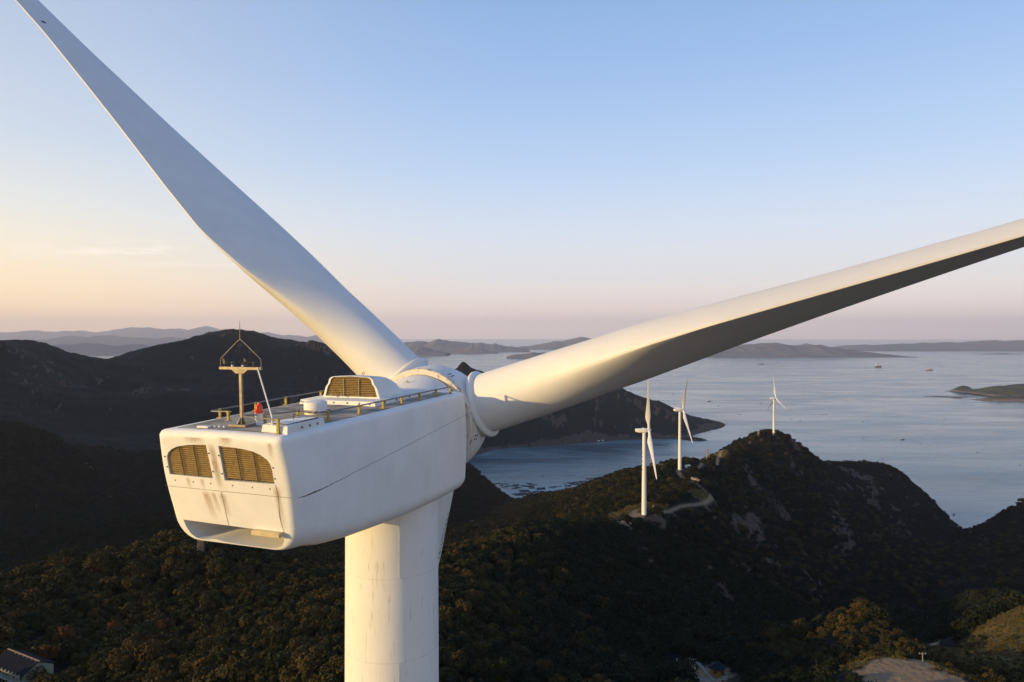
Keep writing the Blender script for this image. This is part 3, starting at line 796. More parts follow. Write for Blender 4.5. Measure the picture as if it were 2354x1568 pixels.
CW = [(-3.5, 20, -67.2), (20, 20, -68.5), (-30, 20, -69), (0, 50, -70), (0, -50, -80), (0, -300, -120), (-60, 100, -84), (60, 100, -82), (120, 60, -90), (300, 100, -120), (800, 400, -220), (1300, 900, -320), (300, -200, -150), (-300, 0, -95), (-700, -150, -70), (-1100, -300, -20), (-1000, 300, -60), (-1700, 700, 40), (-2100, 1300, 150), (-2500, 1900, 330), (-2600, 1200, 340), (-2500, 500, 230), (-2600, 0, 120), (-2900, 2600, 330), (-3300, 1500, 200), (-400, 3600, -250), (-1200, 3800, -200), (-2600, 3800, -150), (-600, -800, -120), (900, -700, -200), (-2500, -1500, -50), (2000, 2500, -470), (1700, 1500, -440), (2600, 1800, -450), (2600, 3800, -480), (1000, 4200, -480), (3800, 3000, -480), (0, 4200, -450), (400, 3600, -450)]  # high far-left points: unseen hill added to shade the left mountain
SEAPX = """1225,1120 1150,1085 1100,1060 1300,1075 1400,1060 1300,1110 1500,1035 1450,1045 1560,1040 1640,1030 1700,960 1680,990 1750,985 1800,975 1850,990 1900,1010 1950,1030 2000,1030 2050,1040 2100,2000 2140,1110 2170,1140 2200,1170 2240,1205 1560,1072 1620,1068 1680,1050 1750,1050 1820,1060 1880,1075 1930,1080 1560,1100 1700,1075 1800,1085 1700,1110 1860,1095 1620,1110 2290,1130 2350,1090 2200,1050 2330,1030 1800,920 2000,930 2200,980 1180,1060 1220,1050 1690,1010 2236,1238 2246,1229 2230,1222 1110,1084 1088,1064 1140,1106 1175,1128 1205,1148 1540,1024 1540,1050 1660,1003"""
ctrl = []
for tok in CPX.split():
    x, y, d = (float(q) for q in tok.split(',')); p = at(x, y, d); ctrl.append((p.x, p.y, p.z))
for x, y, d in DROPS:
    p = at(x, y, d); ctrl.append((p.x, p.y, max(p.z, -22)))
for x, y, z in CW: ctrl.append((x, y, z + ZC))
for tok in SEAPX.split():
    x, y = (float(q) for q in tok.split(',')); p = sea_at(x, y); ctrl.append((p.x, p.y, -22.0))
ctrl = np.array(ctrl)
_, ui = np.unique(np.round(ctrl[:, :2], 0), axis=0, return_index=True); ctrl = ctrl[np.sort(ui)]
def kern(a, b_):
    return np.sqrt(((a[:, None, :] - b_[None]) ** 2).sum(-1) + 9.0)
K = kern(ctrl[:, :2], ctrl[:, :2]) - np.eye(len(ctrl)) * 2.0
Pm = np.c_[np.ones(len(ctrl)), ctrl[:, :2] / 1000]
Wt = np.linalg.solve(np.block([[K, Pm], [Pm.T, np.zeros((3, 3))]]), np.r_[ctrl[:, 2], 0, 0, 0])
CX32 = ctrl[:, :2].astype(np.float32); W32 = Wt.astype(np.float32)
def base_h(x, y, near=None):
    sh = np.shape(x); q = np.c_[np.ravel(x), np.ravel(y)].astype(np.float32); out = np.empty(len(q), np.float32)
    for i in range(0, len(q), 20000):
        s_ = q[i:i + 20000]
        d2 = (s_[:, 0:1] - CX32[None, :, 0]) ** 2 + (s_[:, 1:2] - CX32[None, :, 1]) ** 2 + 9.0
        out[i:i + 20000] = np.sqrt(d2) @ W32[:-3] + W32[-3] + s_ @ (W32[-2:] / 1000)
        if near is not None: near[i:i + 20000] = np.sqrt(d2.min(1))
    return out.reshape(sh).astype(float)
PADS = []          # flattened spots: x, y, radius, z
def flat_at(x, y, r): PADS.append((x, y, r, float(base_h(np.array([x]), np.array([y]))[0])))
def height(x, y):
    x, y = np.asarray(x, float), np.asarray(y, float)
    nr_ = np.empty(x.size, np.float32); h = base_h(x, y, nr_); d = np.hypot(x, y)
    free = np.clip(nr_.reshape(x.shape) / (20 + .045 * d) - .35, 0, 1)
    amp = np.clip((d - 150) / 900, 0, 1)
    rn = ridged(x / 210 + 5, y / 210, 4, 3) - .6
    gul = ridged(x / 75 + .3 * fbm(x / 50, y / 50, 2, 9), y / 75, 3, 21) - .6
    land = np.clip((h + 6) / 30, 0, 1)
    h2 = h + land * free * (amp * (16 * rn + 9 * gul) * np.clip((h - 4) / 60, .15, 1) + (1.6 * (fbm(x / 28, y / 28, 3, 5) - .5)) * (1 + 2 * amp) + amp * 9 * (ridged(x / 46, y / 46, 3, 27) - .6) * np.clip((h - 8) / 40, 0, 1))
    h2 = h2 + land * amp * 6 * (ridged(x / 52, y / 52, 3, 29) - .62) * np.clip((h - 10) / 40, 0, 1) + land * np.clip((d - 1900) / 600, 0, 1) * 20 * (ridged(x / 190, y / 190, 4, 33) - .62) * np.clip((h - 30) / 80, 0, 1)
    for px, py, r, z in PADS:
        w_ = np.clip(1.6 - np.hypot(x - px, y - py) / r, 0, 1); w_ = w_ * w_ * (3 - 2 * w_)
        h2 = h2 * (1 - w_) + z * w_
    return h2
T1, T2, T3 = at(1480, 1180, 500), at(1562, 1079.5, 699), at(1778, 1000, 1136)
for p, r in ((T1, 13), (T2, 12), (T3, 10)): flat_at(p.x, p.y, r)
PADK = at(2100, 1553, 170); flat_at(PADK.x, PADK.y, 15)
PAV = at(1648, 1556, 245); flat_at(PAV.x, PAV.y, 9)
HSE = at(22, 1560, 196); flat_at(HSE.x, HSE.y, 14)
def ground(x, y): return float(height(np.array([x]), np.array([y]))[0])

def poly_mask(x, y, path, wd):
    """distance-based 0..1 mask along a polyline"""
    best = np.full(np.shape(x), 1e9)
    for (x0, y0), (x1, y1) in zip(path[:-1], path[1:]):
        dx, dy = x1 - x0, y1 - y0; L2 = dx * dx + dy * dy + 1e-9
        t = np.clip(((x - x0) * dx + (y - y0) * dy) / L2, 0, 1)
        best = np.minimum(best, np.hypot(x - x0 - t * dx, y - y0 - t * dy))
    return np.clip(1.5 - best / wd, 0, 1)
def path_px(s): return [(lambda p: (p.x, p.y))(at(*[float(q) for q in t.split(',')])) for t in s.split()]
ROADS = {
 'ridge': (path_px('1448,1188,497 1462,1176,515 1480,1172,520 1520,1172,516 1560,1163,540 1600,1156,562 1622,1149,580 1636,1138,602 1628,1130,622 1600,1116,645 1580,1105,662 1562,1092,682 1556,1083,694'), 2.3),
 'upper': (path_px('1575,1081,712 1605,1090,720 1630,1078,780 1648,1064,830 1652,1046,860 1655,1036,895 1668,1030,935'), 2.3),
 'valley': (path_px('2138,1532,262 2150,1505,288 2165,1485,312 2182,1470,336'), 2.1),
 'lane': (path_px('1570,1530,262 1595,1550,250 1625,1575,238 1660,1605,225'), 2.6)}
GRASS = [('1400,1186,505 1440,1166,530 1480,1165,530', 17), ('1600,1146,585 1632,1132,612', 9), ('1640,1050,860 1655,1030,900', 12), ('1530,1078,735 1505,1082,770', 16), ('2170,1500,246 2250,1450,258 2353,1400,262', 7), ('2210,1520,225 2280,1480,235 2353,1440,245', 12), ('2280,1545,205 2353,1510,215', 8), ('2260,1530,210 2353,1490,225', 2), ('1930,1560,185 2010,1545,182', 8), ('2120,1525,186 2190,1556,178', 6), ('1370,1094,960 1400,1090,940', 16), ('60,1340,270 180,1318,285', 7)]
ROCKS = [('1405,1203,474 1440,1200,480', 6), ('1590,1098,668 1608,1106,655', 9), ('1500,1167,512 1506,1160,520', 2), ('1658,1040,880 1662,1046,875', 7), ('1360,1098,975 1390,1092,960', 11), ('1780,1060,2000 1830,1045,1150', 14), ('1640,1180,560 1720,1210,600 1780,1240,640', 14), ('1830,1120,1050 1860,1160,1000', 22), ('1380,1258,400 1430,1275,390', 8), ('1500,1270,440 1530,1300,420', 9), ('1560,1330,430 1590,1390,380', 6), ('1700,1340,500 1730,1380,460', 8), ('1950,1230,1000 2000,1290,850', 14), ('2060,1190,1230 2090,1240,1150', 14), ('1160,1175,1150 1060,1222,950', 12), ('2000,1090,1335 1150,1150,1330', 26), ('690,800,2790 717,790,2750 750,805,2735', 40), ('1200,930,2800 1280,970,2700', 40), ('1330,905,2930 1370,930,2880', 34), ('1450,930,2950 1540,960,2930', 30), ('290,900,2000 330,920,2250', 24), ('640,1000,1900 680,960,2050', 24), ('380,925,2250 420,960,2150', 20), ('1350,1255,405 1450,1290,395', 6), ('1480,1215,490 1560,1240,500', 6), ('1640,1330,480 1690,1420,400', 7), ('1900,1180,1050 1950,1290,780', 13), ('2000,1170,1290 2060,1260,1050', 15), ('1730,1250,680 1770,1330,560', 9), ('1850,1300,700 1900,1390,560', 9), ('1660,1215,590 1720,1235,640', 10), ('1395,1199,480 1450,1206,478', 7), ('250,1268,325 300,1272,322', 5), ('20,1360,268 70,1338,276', 4)]
GRASS = [(path_px(p), w_) for p, w_ in GRASS]; ROCKS = [(path_px(p), w_) for p, w_ in ROCKS]
def masks(x, y, h, slope):
    d = np.hypot(x, y)
    nz = fbm(x / 34, y / 34, 4, 31)
    an = fbm(x / 22 + y / 60, y / 45 - x / 90, 4, 41)
    rock = np.clip((an - .545) * 9, 0, 1) * np.clip((slope - .38) * 3.5, 0, 1) * np.clip((d - 230) / 200, 0, 1) * .75
    fine = fbm(x / 6, y / 6, 3, 77); brk = fbm(x / 9 + y / 30, y / 15 - x / 40, 4, 66, .6)
    rock = rock * np.clip((brk - .42) * 8, 0, 1)
    coast = np.clip((9 + 60 * (fbm(x / 130, y / 130, 4, 8) - .42) - h) / 5, 0, 1) * np.clip((h + 3) / 2, 0, 1)
    rock = np.maximum(rock, coast * np.clip((fine - .25) * 5, .35, 1))
    for p, w_ in ROCKS:
        rock = np.maximum(rock, np.clip(poly_mask(x, y, p, w_ * 1.25) * 1.4 - .9 * fbm(x / (w_ * .8), y / (w_ * .8), 4, 55), 0, 1) * np.clip((brk - .44) * 9, 0, 1))
    grass = np.zeros_like(h)
    for p, w_ in GRASS: grass = np.maximum(grass, np.clip(poly_mask(x, y, p, w_) * 1.6 - .9 * nz, 0, 1))
    grass = np.maximum(grass, np.clip((fbm(x / 60, y / 60, 3, 91) - .66) * 7, 0, 1) * np.clip((d - 350) / 200, 0, 1) * .35)
    road = np.zeros_like(h)
    for k, (p, w_) in ROADS.items(): road = np.maximum(road, np.clip(poly_mask(x, y, p, w_ * .7), 0, 1))
    for px, py, r in ((PADK.x, PADK.y, 13.5), (T2.x, T2.y, 5), (T1.x - 6, T1.y - 2, 6), (PAV.x, PAV.y, 7)):
        road = np.maximum(road, np.clip((r * (1 + .8 * (fbm(x / 6, y / 6, 4, 15) - .5)) - np.hypot(x - px, (y - py) * 1.0)) / 1.2, 0, 1))
    return rock, grass, road

ang = np.radians(np.concatenate([np.linspace(-150, -43, 70)[:-1], np.linspace(-43, 42, 1180), np.linspace(42, 110, 50)[1:]]))
rad = np.concatenate([[1.0], np.geomspace(8, 5600, 800)])
AA, RRr = np.meshgrid(ang, rad, indexing='ij')
TX, TY = RRr * np.sin(AA), RRr * np.cos(AA)
TZ = height(TX, TY)
# brushy canopy too far away for separate shrubs
dist = np.hypot(TX, TY)
gx = np.gradient(TZ, axis=1) / np.maximum(np.gradient(dist, axis=1), 1e-3); slope = np.abs(gx)
gy = np.abs(np.gradient(TZ, axis=0)) / np.maximum(dist * np.abs(np.gradient(AA, axis=0)), 1e-3); slope = np.hypot(slope, gy)
k = 9; ker = np.ones(k) / k
RO, GR, RD = masks(TX, TY, TZ, slope)
can = (vnoise(TX / 7, TY / 7, 61) * 2.6 + vnoise(TX / 3.2, TY / 3.2, 62) * 1.8) * np.clip((dist - 1300) / 400, 0, 1)
can = can * (1 - RO) * np.clip((TZ - 3) / 8, 0, 1)
crag = (ridged(TX / 17, TY / 17, 3, 70) - .5) * 9 * RO * np.clip(dist / 900, .15, 1.3) * np.clip((TZ + 2) / 5, 0, 1)
TZ2 = TZ + can + crag - .25 * RD * (dist < 900)
na, nr = TX.shape
co_ = np.empty((na * nr, 3), np.float32); co_[:, 0] = TX.ravel(); co_[:, 1] = TY.ravel(); co_[:, 2] = TZ2.ravel()
ii = (np.arange(na - 1)[:, None] * nr + np.arange(nr - 1)[None]).ravel()
quads = np.stack([ii, ii + nr, ii + nr + 1, ii + 1], 1).astype(np.int32)
keep = (TZ2.ravel()[quads].max(1) > -6); quads = quads[keep]
def grid_mesh(name, co_, quads, attrs=(), smooth=True):
    me = bpy.data.meshes.new(name)
    used = np.unique(quads); remap = np.full(len(co_), -1, np.int64); remap[used] = np.arange(len(used))
    co2 = co_[used]; q2 = remap[quads].astype(np.int32)
    me.vertices.add(len(co2)); me.vertices.foreach_set('co', co2.ravel())
    me.loops.add(q2.size); me.loops.foreach_set('vertex_index', q2.ravel())
    me.polygons.add(len(q2)); me.polygons.foreach_set('loop_start', np.arange(0, q2.size, 4, dtype=np.int32))
    if smooth: me.polygons.foreach_set('use_smooth', np.ones(len(q2), bool))
    for nm, v in attrs:
        at_ = me.attributes.new(nm, 'FLOAT', 'POINT'); at_.data.foreach_set('value', v.ravel()[used].astype(np.float32))
    me.update(); me.validate()
    return me
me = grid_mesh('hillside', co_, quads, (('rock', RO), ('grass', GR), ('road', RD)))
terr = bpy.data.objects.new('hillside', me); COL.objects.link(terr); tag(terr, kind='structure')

m, nt, b = new_mat('hill_ground')
def attr(nm):
    q = N(nt, 'ShaderNodeAttribute', attribute_name=nm); return q.outputs['Fac']
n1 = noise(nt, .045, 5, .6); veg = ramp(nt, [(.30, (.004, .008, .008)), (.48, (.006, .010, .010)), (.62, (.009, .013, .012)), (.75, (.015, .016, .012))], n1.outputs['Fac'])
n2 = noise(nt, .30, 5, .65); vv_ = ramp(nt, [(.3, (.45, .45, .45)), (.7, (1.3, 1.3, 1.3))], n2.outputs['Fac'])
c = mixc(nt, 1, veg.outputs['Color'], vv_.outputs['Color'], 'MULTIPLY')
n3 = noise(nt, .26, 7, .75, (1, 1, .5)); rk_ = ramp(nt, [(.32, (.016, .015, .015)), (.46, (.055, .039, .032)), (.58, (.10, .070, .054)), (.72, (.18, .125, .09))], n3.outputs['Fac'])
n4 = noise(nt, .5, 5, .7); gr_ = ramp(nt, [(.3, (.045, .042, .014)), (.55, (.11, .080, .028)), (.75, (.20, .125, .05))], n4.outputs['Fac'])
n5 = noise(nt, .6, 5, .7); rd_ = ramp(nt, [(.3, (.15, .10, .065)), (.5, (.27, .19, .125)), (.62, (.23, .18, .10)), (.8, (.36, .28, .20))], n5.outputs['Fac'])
nb = noise(nt, .16, 7, .68); nb2 = noise(nt, .35, 6, .65)
def broken(a_, n_, k0, k1):
    q = N(nt, 'ShaderNodeMath', operation='MULTIPLY_ADD', inp={1: .95}); nt.links.new(n_.outputs['Fac'], q.inputs[0]); nt.links.new(a_, q.inputs[2])
    mr3 = N(nt, 'ShaderNodeMapRange'); mr3.inputs[1].default_value = k0; mr3.inputs[2].default_value = k1; nt.links.new(q.outputs[0], mr3.inputs[0]); return mr3.outputs[0]
c = mixc(nt, broken(attr('grass'), nb2, .80, 1.05), c, gr_.outputs['Color'])
c = mixc(nt, broken(attr('rock'), nb, .82, .98), c, rk_.outputs['Color'])
c = mixc(nt, attr('road'), c, rd_.outputs['Color'])
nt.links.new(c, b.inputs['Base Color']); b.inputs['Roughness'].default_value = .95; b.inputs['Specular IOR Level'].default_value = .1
bp = N(nt, 'ShaderNodeBump', inp={'Strength': .7, 'Distance': 2.2}); nt.links.new(n2.outputs['Fac'], bp.inputs['Height']); nt.links.new(bp.outputs['Normal'], b.inputs['Normal'])
me.materials.append(m); M['hill'] = m

# ---- sea: one sheet to the horizon
sa = np.radians(np.linspace(-100, 100, 120)); sr = np.concatenate([[600.0], np.geomspace(700, 130000, 60)])
SA, SR = np.meshgrid(sa, sr, indexing='ij'); sco = np.stack([SR * np.sin(SA), SR * np.cos(SA), 0 * SR], -1).reshape(-1, 3).astype(np.float32)
ii = (np.arange(len(sa) - 1)[:, None] * len(sr) + np.arange(len(sr) - 1)[None]).ravel()
sq_ = np.stack([ii, ii + len(sr), ii + len(sr) + 1, ii + 1], 1).astype(np.int32)
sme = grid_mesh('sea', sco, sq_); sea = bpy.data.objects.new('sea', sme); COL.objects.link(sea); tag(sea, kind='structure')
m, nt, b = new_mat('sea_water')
nA = noise(nt, .0011, 6, .6, (.35, 1.0, 1), dist=.6)         # long lanes, for the reflections put into the water colour
nB = noise(nt, .0045, 5, .65, (.3, 1.0, 1), dist=.8)
nC = noise(nt, .09, 4, .6, (.6, 1, 1))
nD = noise(nt, .02, 4, .6, (.4, 1, 1))
cw = ramp(nt, [(.32, (.020, .058, .078)), (.46, (.045, .108, .138)), (.56, (.080, .145, .170)), (.64, (.17, .165, .155)), (.72, (.26, .21, .18))], nA.outputs['Fac'])  # pinkish end paints reflected clouds into the base colour
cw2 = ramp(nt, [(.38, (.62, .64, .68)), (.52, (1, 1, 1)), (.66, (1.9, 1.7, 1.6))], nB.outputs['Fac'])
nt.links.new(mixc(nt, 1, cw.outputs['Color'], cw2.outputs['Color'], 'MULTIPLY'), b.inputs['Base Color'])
rw = ramp(nt, [(.36, (.10, .10, .10)), (.62, (.26, .26, .26))], nB.outputs['Fac']); nt.links.new(rw.outputs['Color'], b.inputs['Roughness'])
b.inputs['IOR'].default_value = 1.33
hsum = N(nt, 'ShaderNodeMath', operation='ADD'); nt.links.new(nC.outputs['Fac'], hsum.inputs[0]); nt.links.new(nD.outputs['Fac'], hsum.inputs[1])
bp = N(nt, 'ShaderNodeBump', inp={'Strength': .26, 'Distance': 3.0}); nt.links.new(hsum.outputs[0], bp.inputs['Height']); nt.links.new(bp.outputs['Normal'], b.inputs['Normal'])
nE = noise(nt, .0017, 6, .62, (.22, 1.0, 1), dist=1.0); sl_r = ramp(nt, [(.40, (.55, .55, .55)), (.50, (.22, .22, .22)), (.58, (.03, .03, .03))], nE.outputs['Fac']); nt.links.new(sl_r.outputs['Color'], bp.inputs['Strength'])
sme.materials.append(m)

# ---- far islands and ranges, each a real ridge with its own width
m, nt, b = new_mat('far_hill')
n1 = noise(nt, .004, 5, .6); r_ = ramp(nt, [(.35, (.14, .14, .155)), (.6, (.17, .165, .175)), (.75, (.24, .20, .19))], n1.outputs['Fac']); nt.links.new(r_.outputs['Color'], b.inputs['Base Color'])  # paled to lavender grey: distance haze put into the hill colour
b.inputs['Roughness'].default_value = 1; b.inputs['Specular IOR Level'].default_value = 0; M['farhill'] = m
m, nt, b = new_mat('island_ground')
n1 = noise(nt, .02, 5, .6); r_ = ramp(nt, [(.35, (.018, .026, .016)), (.6, (.035, .04, .022)), (.8, (.06, .05, .032))], n1.outputs['Fac'])
gz = N(nt, 'ShaderNodeNewGeometry'); sz = N(nt, 'ShaderNodeSeparateXYZ'); nt.links.new(gz.outputs['Position'], sz.inputs[0])
n2 = noise(nt, .03, 4, .6); ad = N(nt, 'ShaderNodeMath', operation='MULTIPLY_ADD', inp={1: -40.0}); nt.links.new(n2.outputs['Fac'], ad.inputs[0]); nt.links.new(sz.outputs[2], ad.inputs[2])
rr_ = ramp(nt, [(.0, (1, 1, 1)), (.35, (0, 0, 0))]); mr_ = N(nt, 'ShaderNodeMapRange'); mr_.inputs[1].default_value = -16; mr_.inputs[2].default_value = 22; nt.links.new(ad.outputs[0], mr_.inputs[0]); nt.links.new(mr_.outputs[0], rr_.inputs['Fac'])
n3 = noise(nt, .05, 4, .7); r3 = ramp(nt, [(.3, (.10, .075, .06)), (.7, (.28, .20, .15))], n3.outputs['Fac'])
nt.links.new(mixc(nt, rr_.outputs['Color'], r_.outputs['Color'], r3.outputs['Color']), b.inputs['Base Color']); b.inputs['Roughness'].default_value = .95
M['island'] = m
def ridge(name, sil, d, depth, mat, rough=.05, seed=1, nx=420, ny=36, dj=0, feet=1.2):
    """ridge whose skyline is the given profile at distance d; falls to the water on both sides"""
    xs = [q[0] for q in sil]; ys = [q[1] for q in sil]
    X = np.linspace(xs[0], xs[-1], nx); Y = np.interp(X, xs, ys)
    cx_ = np.array([at(x, y, d) for x, y in zip(X, Y)]); crest = cx_[:, 2]; wx = cx_[:, 0]
    wlen = wx[-1] - wx[0]
    v = np.linspace(-1, 1, ny * 2 + 1)
    vs = np.empty((nx, len(v), 3))
    for j, q in enumerate(v):
        wob = d + depth * q + dj * np.sin(wx / wlen * 9 + seed)
        hh = np.maximum(crest, 0) * (1 - np.abs(q) ** feet)
        nz_ = ridged(wx / (depth * .55) + seed, np.full_like(wx, q * 1.4) + wob / (depth * .9), 5, seed) - .62
        sc_ = np.maximum(crest, 0) * (1.1 * (1 - abs(q)) * abs(q) + .03)
        vs[:, j, 0] = wx * (wob / d) ** .0; vs[:, j, 1] = wob; vs[:, j, 2] = hh + nz_ * sc_ - 2.5 * (abs(q) > .97)
    co2 = vs.reshape(-1, 3).astype(np.float32); L = len(v)
    i2 = (np.arange(nx - 1)[:, None] * L + np.arange(L - 1)[None]).ravel()
    me_ = grid_mesh(name, co2, np.stack([i2, i2 + L, i2 + L + 1, i2 + 1], 1).astype(np.int32)); me_.materials.append(mat)
    o = bpy.data.objects.new(name, me_); COL.objects.link(o); tag(o, kind='structure'); return o
def wiggle(pts, amp, seed, n=300):
    xs = np.linspace(pts[0][0], pts[-1][0], n); ys = np.interp(xs, [p[0] for p in pts], [p[1] for p in pts])
    nz_ = ridged(xs / 34, xs * 0 + seed, 5, seed) - .6
    env = np.minimum(1, np.minimum(xs - xs[0], xs[-1] - xs) / 25)
    return list(zip(xs, ys - 4 * amp * nz_ * env))
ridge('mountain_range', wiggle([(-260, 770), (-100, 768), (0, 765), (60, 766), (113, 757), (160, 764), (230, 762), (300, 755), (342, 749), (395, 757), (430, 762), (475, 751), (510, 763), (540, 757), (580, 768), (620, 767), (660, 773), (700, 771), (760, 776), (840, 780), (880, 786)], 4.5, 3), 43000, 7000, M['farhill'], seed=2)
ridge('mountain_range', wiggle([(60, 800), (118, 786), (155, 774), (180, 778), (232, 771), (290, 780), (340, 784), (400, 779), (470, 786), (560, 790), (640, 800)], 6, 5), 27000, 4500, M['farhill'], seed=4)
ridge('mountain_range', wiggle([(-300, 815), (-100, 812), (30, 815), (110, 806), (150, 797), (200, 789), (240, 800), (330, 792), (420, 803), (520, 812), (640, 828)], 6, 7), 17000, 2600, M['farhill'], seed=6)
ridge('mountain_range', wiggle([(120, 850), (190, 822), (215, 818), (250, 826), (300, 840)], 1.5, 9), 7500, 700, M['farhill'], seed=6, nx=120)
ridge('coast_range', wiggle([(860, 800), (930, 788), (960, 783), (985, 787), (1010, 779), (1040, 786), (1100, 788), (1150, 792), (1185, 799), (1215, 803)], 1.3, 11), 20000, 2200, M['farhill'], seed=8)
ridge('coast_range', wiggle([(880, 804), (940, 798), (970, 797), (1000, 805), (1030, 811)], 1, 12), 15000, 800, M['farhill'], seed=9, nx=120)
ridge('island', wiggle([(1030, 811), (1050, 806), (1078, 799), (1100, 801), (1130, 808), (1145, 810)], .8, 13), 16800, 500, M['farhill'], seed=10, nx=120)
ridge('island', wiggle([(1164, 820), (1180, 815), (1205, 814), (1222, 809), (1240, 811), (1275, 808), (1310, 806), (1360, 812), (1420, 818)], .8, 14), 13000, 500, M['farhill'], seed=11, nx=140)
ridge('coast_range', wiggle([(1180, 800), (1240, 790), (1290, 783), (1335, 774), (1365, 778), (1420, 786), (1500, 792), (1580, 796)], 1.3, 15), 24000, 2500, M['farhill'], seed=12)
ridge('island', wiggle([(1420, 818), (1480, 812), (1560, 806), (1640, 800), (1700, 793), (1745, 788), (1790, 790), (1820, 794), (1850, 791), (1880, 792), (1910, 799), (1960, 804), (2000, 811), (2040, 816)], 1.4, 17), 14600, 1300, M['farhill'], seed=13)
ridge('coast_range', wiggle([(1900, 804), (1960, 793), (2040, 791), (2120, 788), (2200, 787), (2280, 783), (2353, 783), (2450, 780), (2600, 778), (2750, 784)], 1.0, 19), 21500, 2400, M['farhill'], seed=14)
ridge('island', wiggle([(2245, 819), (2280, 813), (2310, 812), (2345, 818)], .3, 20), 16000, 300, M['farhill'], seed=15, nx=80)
ridge('island', [(2188, 903), (2195, 894), (2203, 889), (2213, 886), (2224, 888), (2232, 893), (2238, 902)], 5000, 75, M['island'], seed=16, nx=120)
ridge('island', wiggle([(2238, 905), (2255, 899), (2280, 896), (2000, 892), (2320, 887), (2353, 883), (2420, 876), (2520, 880), (2640, 905)], 2.4, 22), 4750, 330, M['island'], seed=18)
ridge('island', wiggle([(2243, 922), (2255, 918), (2275, 914), (2000, 908), (2330, 912), (2380, 905), (2460, 921)], 2.2, 23), 4330, 70, M['island'], seed=19, nx=140)

# ---- the air itself
hz = MB(); hx, hy0, hy1 = 52000, -3000, 62000
hz.box((0, (hy0 + hy1) / 2, (2000 - 40) / 2), (1, 0, 0), (0, 1, 0), (0, 0, 1), hx, (hy1 - hy0) / 2, (2000 + 40) / 2)
m = bpy.data.materials.new('haze_air'); m.use_nodes = True; nt = m.node_tree
for q in list(nt.nodes):
    if q.type != 'OUTPUT_MATERIAL': nt.nodes.remove(q)
pv = nt.nodes.new('ShaderNodeVolumePrincipled'); pv.inputs['Density'].default_value = 2.4e-5; pv.inputs['Color'].default_value = (.80, .82, .96, 1); pv.inputs['Anisotropy'].default_value = .2
nt.links.new(pv.outputs[0], nt.nodes['Material Output'].inputs['Volume'])
hzo = hz.build('haze', m, None, 0); tag(hzo, kind='stuff')
# ================================================================== trees and scrub
def leaf_mat(name, stops, rnd=True):
    m, nt, b = new_mat(name)
    oi = N(nt, 'ShaderNodeObjectInfo'); r_ = ramp(nt, stops, oi.outputs['Random'])
    n_ = noise(nt, 3.0, 3, .6); v = ramp(nt, [(.3, (.55, .6, .55)), (.7, (1.35, 1.3, 1.2))], n_.outputs['Fac'])
    nt.links.new(mixc(nt, 1, r_.outputs['Color'], v.outputs['Color'], 'MULTIPLY'), b.inputs['Base Color'])
    b.inputs['Roughness'].default_value = .8; b.inputs['Specular IOR Level'].default_value = .15
    return m
M['leaf'] = leaf_mat('sunlit_foliage', [(0, (.018, .022, .009)), (.3, (.032, .031, .010)), (.6, (.052, .042, .012)), (.85, (.072, .046, .014)), (1, (.042, .042, .014))])  # brighter, warmer copy: sunlight put into the leaf colour
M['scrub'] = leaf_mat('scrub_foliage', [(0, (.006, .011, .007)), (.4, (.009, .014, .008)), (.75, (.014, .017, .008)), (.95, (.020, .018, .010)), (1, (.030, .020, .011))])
M['shade'] = leaf_mat('shaded_foliage', [(0, (.007, .013, .007)), (.5, (.011, .018, .008)), (1, (.017, .021, .009))])  # darkened copy: shade put into the leaf colour
M['rust'] = leaf_mat('rust_foliage', [(0, (.095, .040, .014)), (.5, (.12, .050, .018)), (1, (.10, .055, .018))])
M['gold'] = leaf_mat('yellow_green_foliage', [(0, (.12, .11, .015)), (1, (.10, .10, .015))])
M['bark'] = plain('bark', (.07, .055, .04), .9, 0, .4, 6)
def crown_mesh(name, seed, nleaf, ls, mat, squash=.8, spread=.62):
    rg = np.random.default_rng(seed); lobes = []
    for i in range(15):
        z = rg.uniform(-.35, 1); a_ = rg.uniform(0, 6.283); q = math.sqrt(max(0, 1 - z * z * .8))
        lobes.append((np.array([math.cos(a_) * q * spread, math.sin(a_) * q * spread, z * spread * squash]), rg.uniform(.26, .46)))
    vs, fs = [], []
    while len(fs) < nleaf:
        c0, r_ = lobes[rg.integers(len(lobes))]; d = rg.normal(size=3); d /= np.linalg.norm(d)
        if d[2] < -.5: continue
        p = c0 + d * r_ * rg.uniform(.82, 1.04)
        if any(np.linalg.norm(p - c1) < r1 * .78 for c1, r1 in lobes): continue
        nn = d + rg.normal(size=3) * .45; nn /= np.linalg.norm(nn)
        t = np.cross(nn, rg.normal(size=3)); t /= np.linalg.norm(t); b_ = np.cross(nn, t); s_ = ls * rg.uniform(.6, 1.25)
        k = len(vs); w_ = rg.uniform(.5, .9)
        vs += [p - t * s_, p + b_ * s_ * w_, p + t * s_, p - b_ * s_ * w_ + nn * s_ * .25]
        fs.append((k, k + 1, k + 2, k + 3))
    me = bpy.data.meshes.new(name); me.from_pydata([tuple(v) for v in vs], [], fs); me.materials.append(mat); me.update(); return me
def trunk_mesh(seed):
    rg = np.random.default_rng(seed); mb = MB()
    mb.tube([(0, 0, -1.25), (.02, .01, -.7), (.0, .03, -.2), (.03, .02, .25)], [.11, .08, .06, .02], 7)
    for k in range(4):
        a_ = k * 1.6 + rg.uniform(0, 1); mb.tube([(0, .01, -.65 + .12 * k), (.25 * math.cos(a_), .25 * math.sin(a_), -.25 + .1 * k), (.5 * math.cos(a_), .5 * math.sin(a_), .1 + .1 * k)], [.045, .03, .012], 5)
    me = bpy.data.meshes.new('trunk'); me.from_pydata([tuple(v) for v in mb.v], [], mb.f); me.materials.append(M['bark']); return me
